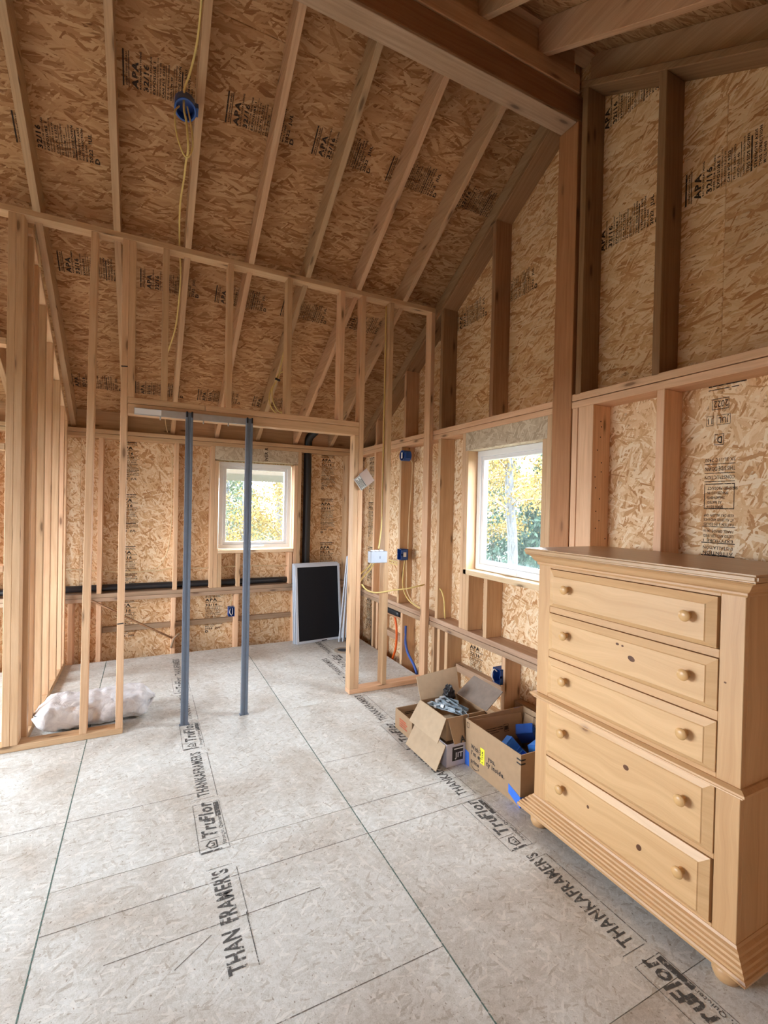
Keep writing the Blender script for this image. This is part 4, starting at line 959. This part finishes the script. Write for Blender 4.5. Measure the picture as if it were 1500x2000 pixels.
# back wall wiring
tt('back_wall_cable', [(-1.5, YB+.07, .84), (-.65, YB+.07, .845), (-.40, YB+.07, .822), (-.15, YB+.07, .80), (.12, YB+.07, .806), (.24, YB+.07, .825), (.6, YB+.07, .812), (.9, YB+.07, .822), (1.40, YB+.07, .805)], .006, 'cable_pale', 'pale cable strung horizontally across the back wall studs', 'cable', 7)
tt('back_wall_cable', [(-.1, YB+.075, .793), (.10, YB+.075, .83), (.19, YB+.07, .98), (.225, YB+.06, 1.25), (.222, YB+.05, 1.6), (.22, YB+.05, 1.9), (.17, YB+.05, 2.02)], .005, 'cable_pale', 'pale cable curving up beside a back wall stud left of the window', 'cable', 7)
tt('hanging_cable', [(.150, 4.95, 2.40), (.148, 4.98, 2.30), (.160, 5.0, 2.2), (.175, 5.0, 2.14)], .004, 'cable_pale', 'short pale cable end hanging above the back wall plate', 'cable', 6)
ob = outlet_box('wall_outlet_box', (.80, YB+.075, .362), (R90, 0, 0), 'blue outlet box low on the back wall, behind the right steel upright', s=(.058, .095, .075), mat='blue')
bm = bmesh.new(); add_tube(bm, [(-.01, .03, .06), (-.02, .0, .085), (-.005, -.03, .09), (.01, -.01, .07), (.01, .035, .06)], .004, 6, 5); finish(bm, 'wire_tail', M['label'], ob, smooth=True)
tt('outlet_cable', [(.80, YB+.05, .55), (.803, YB+.05, .48), (.80, YB+.05, .41)], .005, 'cable_pale', 'short pale cable entering the low outlet box of the back wall', 'cable', 6)
# right wall boxes
rb = thing('round_wall_box', 'round dark blue fixture box high on the right wall behind the partition', 'electrical box', (XR+.005, 3.90, 1.955))
TX = Matrix.Rotation(-R90, 4, 'Y')
lathe('box_shell', [(.043, .03), (.050, .03), (.050, -.045), (.001, -.045), (.001, -.040), (.043, -.040)], M['blue'], rb, 24, TX, hollow=True)
bm = bmesh.new(); add_box(bm, -.02, .03, -.06, -.046, -.03, .03); finish(bm, 'nail_bracket', M['blue'], rb)
bm = bmesh.new(); add_box(bm, -.034, -.0315, -.012, .012, -.028, .028); finish(bm, 'wire_label', M['label'], rb)
def wall_box(loc, lab):
    t = outlet_box('wall_outlet_box', loc, (0, -R90, 0), lab, s=(.10, .075, .075), mat='blue')
    bm = bmesh.new(); add_box(bm, -.022, .022, -.0385, -.0378, .02, .05); finish(bm, 'box_label', M['label'], t); return t
wall_box((XR+.05, 3.915, 1.028), 'blue outlet box at mid height on the right wall, below the round one')
lb = wall_box((XR+.05, 2.505, .345), 'blue outlet box low on the right wall, above the open cartons')
bm = bmesh.new(); add_tube(bm, [(.03, .0, .07), (.045, .01, .09), (.0, .018, .10), (-.04, .01, .085)], .004, 6, 5); finish(bm, 'wire_tail', M['label'], lb, smooth=True)
tt('switch_cable', [(XR+.05, 3.86, 1.91), (XR+.05, 3.83, 1.86), (XR+.05, 3.85, 1.6), (XR+.05, 3.875, 1.35), (XR+.05, 3.88, 1.08)], .005, 'cable_pale', 'pale cable joining the round wall box to the blue outlet box below', 'cable', 6)
tt('outlet_cable', [(XR+.03, 3.90, .98), (XR+.01, 3.89, .86), (XR+.0, 3.87, .72), (XR+.02, 3.80, .62), (XR+.04, 3.66, .575), (XR+.05, 3.50, .568)], .006, 'cable', 'yellow cable sweeping from the mid-height outlet box onto the plate', 'cable', 7)
tt('outlet_cable', [(XR+.04, 3.89, .98), (XR+.03, 3.86, .84), (XR+.02, 3.83, .70), (XR+.04, 3.74, .60), (XR+.06, 3.58, .569)], .006, 'cable_pale', 'pale cable beside the yellow one, falling onto the middle plate', 'cable', 7)
tt('outlet_cable', [(XR+.06, 2.49, .29), (XR+.055, 2.475, .15), (XR+.06, 2.48, -.05), (XR+.06, 2.48, -.2)], .005, 'cable_pale', 'pale cable dropping from the low outlet box behind the cartons', 'cable', 6)
# pale two-gang box on the partition
gb = thing('switch_box', 'pale blue-white metal switch box on the short right part of the partition', 'electrical box', (1.640, 3.36, 1.075))
bm = bmesh.new(); add_box(bm, -.072, .072, -.024, .036, -.045, .045); finish(bm, 'box_body', M['white_box'], gb, bevel=.004)
for x in (-.05, -.015, .025): bm = bmesh.new(); add_box(bm, x, x+.02, .0, .03, .0452, .055); finish(bm, 'cable_clamp', M['galv'], gb)
bm = bmesh.new(); add_box(bm, .004, .010, -.0255, -.0242, -.012, .008); finish(bm, 'switch_slot', M['steel'], gb)
for i, (pts, nm, lab) in enumerate([
    ([(1.655, 3.385, 1.135), (1.672, 3.40, 1.20), (1.70, 3.43, 1.35), (1.712, 3.45, 1.7), (1.712, 3.45, 2.4), (1.71, 3.45, 3.09)], 'riser_cable', 'yellow cable climbing the partition stud above the pale switch box'),
    ([(1.60, 3.38, 1.028), (1.575, 3.42, .98), (1.535, 3.46, .93), (1.53, 3.50, .87)], 'box_cable', 'yellow cable dipping left out of the pale switch box, upper'),
    ([(1.625, 3.385, 1.028), (1.60, 3.43, .96), (1.56, 3.47, .90), (1.54, 3.51, .83)], 'box_cable', 'yellow cable dipping left out of the pale switch box, lower'),
    ([(1.520, 3.40-.004, .86), (1.56, 3.39, .815), (1.63, 3.385, .79), (1.72, 3.389, .79), (1.80, 3.395, .797), (1.92, 3.40, .80), (2.03, 3.40, .815), (2.10, 3.42, .82), (2.135, 3.47, .82)], 'run_cable', 'yellow cable sagging across the short right part of the partition'),
    ([(XR+.03, 3.36, .80), (XR+.02, 3.27, .80), (XR+.02, 3.22, .73), (XR+.03, 3.22, .62), (XR+.05, 3.24, .568)], 'loop_cable', 'yellow cable loop bending down on the right wall by the window stud')]):
    tt(nm, pts, .006, 'cable', lab, 'cable', 7)
for z, dy in ((.93, 0), (.905, .02)):
    tt('wall_cable', [(XR+.05, 4.5, z+.04), (XR+.05, 4.3, z+.01), (XR+.05, 4.1, z), (XR+.05, 3.99, z-.005)], .006, 'cable', 'yellow cable running along the right wall behind the partition, %s of two' % ('upper' if dy == 0 else 'lower'), 'cable', 7)
# left end cable near the rafter
tt('corner_cable', [(-.665, 3.50, 3.31), (-.625, 3.51, 3.27), (-.618, 3.53, 3.18), (-.62, 3.54, 3.10), (-.618, 3.60, 3.03), (-.616, 3.66, 2.93)], .007, 'cable_pale', 'pale cable end curling over the top plate at the left rafter', 'cable', 7)
# hardware bag on the door stud
hb = thing('hardware_bag', 'small clear hardware bag with a printed label hanging on the doorway stud', 'bag', (1.515, 3.380, 1.68))
RZ45 = Matrix.Rotation(math.radians(-38), 4, 'Y')
bm = bmesh.new(); add_box(bm, -.012, .070, -.004, .004, -.058, .058, RZ45); finish(bm, 'clear_pouch', M['bagfilm'], hb, bevel=.002)
bm = bmesh.new(); add_box(bm, -.070, -.012, -.006, .002, -.055, .050, RZ45); finish(bm, 'paper_label', M['label'], hb)
pr = Print().rect(-.068, -.053, -.014, .048, .003)
for i in range(6): pr.bar(-.062+.008*i, -.045, -.058+.008*i, .04-.01*(i % 3))
o = pr.build('label_print', M['ink'], hb, hb.location, (1, 0, 0), (0, 0, 1)); o.matrix_local = Matrix.Translation((0, -.0068, 0)) @ RZ45 @ Matrix.Rotation(R90, 4, 'X')
# scrap stick leaning low on the back wall
tag(tube('scrap_stick', [(-.43, YB-.006, .565), (-.1, YB-.010, .36), (.245, YB-.013, .155)], .009, M['lumber_old_shaded'], None, 4, 2), 'thin dark scrap stick slanting across the low back wall', 'wood scrap')
tag(tube('scrap_stick', [(.235, YB-.012, .06), (.262, YB-.014, .15), (.31, YB-.012, .19)], .011, M['lumber_gray'], None, 4, 2), 'short broken wood scrap at the lower end of the slanting stick', 'wood scrap')
# pencil marks on studs, as worn marks belonging to the partition
for x, z in [(-.133, 2.315), (-.133, .70)]:
    Print().bar(-.018, -.004, .018, .004).build('pencil_mark', M['ink'], wp, (x, PY0-.0008, z), (1, 0, .08), (-.08, 0, 1))

# ------------------------------------------------------------------ outside
gr = struct('ground'); box('ground_surface', -60, 70, -60, 80, -1.0, -.9, M['gravel'], gr)
pb = thing('porch_beam', 'tan porch beam with olive trim outside the back window', 'beam', (1.4, 7.1, 1.95))
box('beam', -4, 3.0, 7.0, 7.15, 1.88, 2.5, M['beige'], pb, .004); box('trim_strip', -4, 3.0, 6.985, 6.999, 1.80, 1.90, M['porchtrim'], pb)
def leaves(n, fn, sz, mat, name, par, seed, long=1.0):
    rnd = random.Random(seed); vs = []; fs = []
    for i in range(n):
        c = fn(rnd); a = Euler((rnd.uniform(0, 6.28), rnd.uniform(0, 6.28), rnd.uniform(0, 6.28))).to_matrix(); s = sz*rnd.uniform(.6, 1.3)
        k = len(vs)
        for p in ((-.5*long, 0, 0), (0, -.38, .08), (.5*long, 0, 0), (0, .38, .08)): vs.append(tuple(c+a @ (Vector(p)*s)))
        fs.append((k, k+1, k+2, k+3))
    me = bpy.data.meshes.new(name); me.from_pydata(vs, [], fs); o = link(name, me, mat, par); o['kind'] = 'stuff'; return o
def birch(loc, h, lean_, lab, seed, nl=2600, mat='leaf_yellow', rr=.09, low=1.2, spread=1.1, leafsz=.06):
    t = thing('birch_tree', lab, 'tree', loc, 'trees outside the windows'); rnd = random.Random(seed)
    P = [Vector((lean_*h*k/5+.06*math.sin(k*1.7+seed), .05*math.cos(k*2+seed), h*k/5)) for k in range(6)]
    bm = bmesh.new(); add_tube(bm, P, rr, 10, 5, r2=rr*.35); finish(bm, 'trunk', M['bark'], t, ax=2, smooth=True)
    bm = bmesh.new(); tips = []
    for k in range(26):
        f = rnd.uniform(low/h, .97); i = min(4, int(f*5)); b = P[i].lerp(P[i+1], f*5-i); a = rnd.uniform(0, 6.28); L = rnd.uniform(.5, 1)*spread*(1.15-f*.6)
        e = b+Vector((math.cos(a)*L, math.sin(a)*L, L*rnd.uniform(-.1, .6))); m = b.lerp(e, .5)+Vector((0, 0, .1*L))
        add_tube(bm, [b, m, e], .018, 5, 3, r2=.006); tips += [(b, m, e)]
    finish(bm, 'branch', M['twig'], t, smooth=True)['kind'] = 'stuff'
    def fn(r):
        b, m, e = r.choice(tips); q = r.random(); c = (m.lerp(e, q) if r.random() < .75 else b.lerp(m, q)); return c+Vector((r.gauss(0, .16), r.gauss(0, .16), r.gauss(0, .14)))
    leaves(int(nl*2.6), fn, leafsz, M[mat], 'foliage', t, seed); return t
def spruce(loc, h, r0, lab, seed, n=9000):
    t = thing('spruce_tree', lab, 'tree', loc, 'trees outside the windows')
    bm = bmesh.new(); add_tube(bm, [(0, 0, 0), (0, 0, h*.5), (0, 0, h)], .08, 8, 3, r2=.01); finish(bm, 'trunk', M['twig'], t, smooth=True)
    def fn(r):
        z = h*(1-math.sqrt(r.random())); a = r.randrange(9)*.698+math.floor(z*3.2)*.9+r.gauss(0, .12); L = r0*(1-z/h)*math.sqrt(r.random())
        return Vector((math.cos(a)*L, math.sin(a)*L, z+.12-.28*L/r0*r0+r.gauss(0, .05)))
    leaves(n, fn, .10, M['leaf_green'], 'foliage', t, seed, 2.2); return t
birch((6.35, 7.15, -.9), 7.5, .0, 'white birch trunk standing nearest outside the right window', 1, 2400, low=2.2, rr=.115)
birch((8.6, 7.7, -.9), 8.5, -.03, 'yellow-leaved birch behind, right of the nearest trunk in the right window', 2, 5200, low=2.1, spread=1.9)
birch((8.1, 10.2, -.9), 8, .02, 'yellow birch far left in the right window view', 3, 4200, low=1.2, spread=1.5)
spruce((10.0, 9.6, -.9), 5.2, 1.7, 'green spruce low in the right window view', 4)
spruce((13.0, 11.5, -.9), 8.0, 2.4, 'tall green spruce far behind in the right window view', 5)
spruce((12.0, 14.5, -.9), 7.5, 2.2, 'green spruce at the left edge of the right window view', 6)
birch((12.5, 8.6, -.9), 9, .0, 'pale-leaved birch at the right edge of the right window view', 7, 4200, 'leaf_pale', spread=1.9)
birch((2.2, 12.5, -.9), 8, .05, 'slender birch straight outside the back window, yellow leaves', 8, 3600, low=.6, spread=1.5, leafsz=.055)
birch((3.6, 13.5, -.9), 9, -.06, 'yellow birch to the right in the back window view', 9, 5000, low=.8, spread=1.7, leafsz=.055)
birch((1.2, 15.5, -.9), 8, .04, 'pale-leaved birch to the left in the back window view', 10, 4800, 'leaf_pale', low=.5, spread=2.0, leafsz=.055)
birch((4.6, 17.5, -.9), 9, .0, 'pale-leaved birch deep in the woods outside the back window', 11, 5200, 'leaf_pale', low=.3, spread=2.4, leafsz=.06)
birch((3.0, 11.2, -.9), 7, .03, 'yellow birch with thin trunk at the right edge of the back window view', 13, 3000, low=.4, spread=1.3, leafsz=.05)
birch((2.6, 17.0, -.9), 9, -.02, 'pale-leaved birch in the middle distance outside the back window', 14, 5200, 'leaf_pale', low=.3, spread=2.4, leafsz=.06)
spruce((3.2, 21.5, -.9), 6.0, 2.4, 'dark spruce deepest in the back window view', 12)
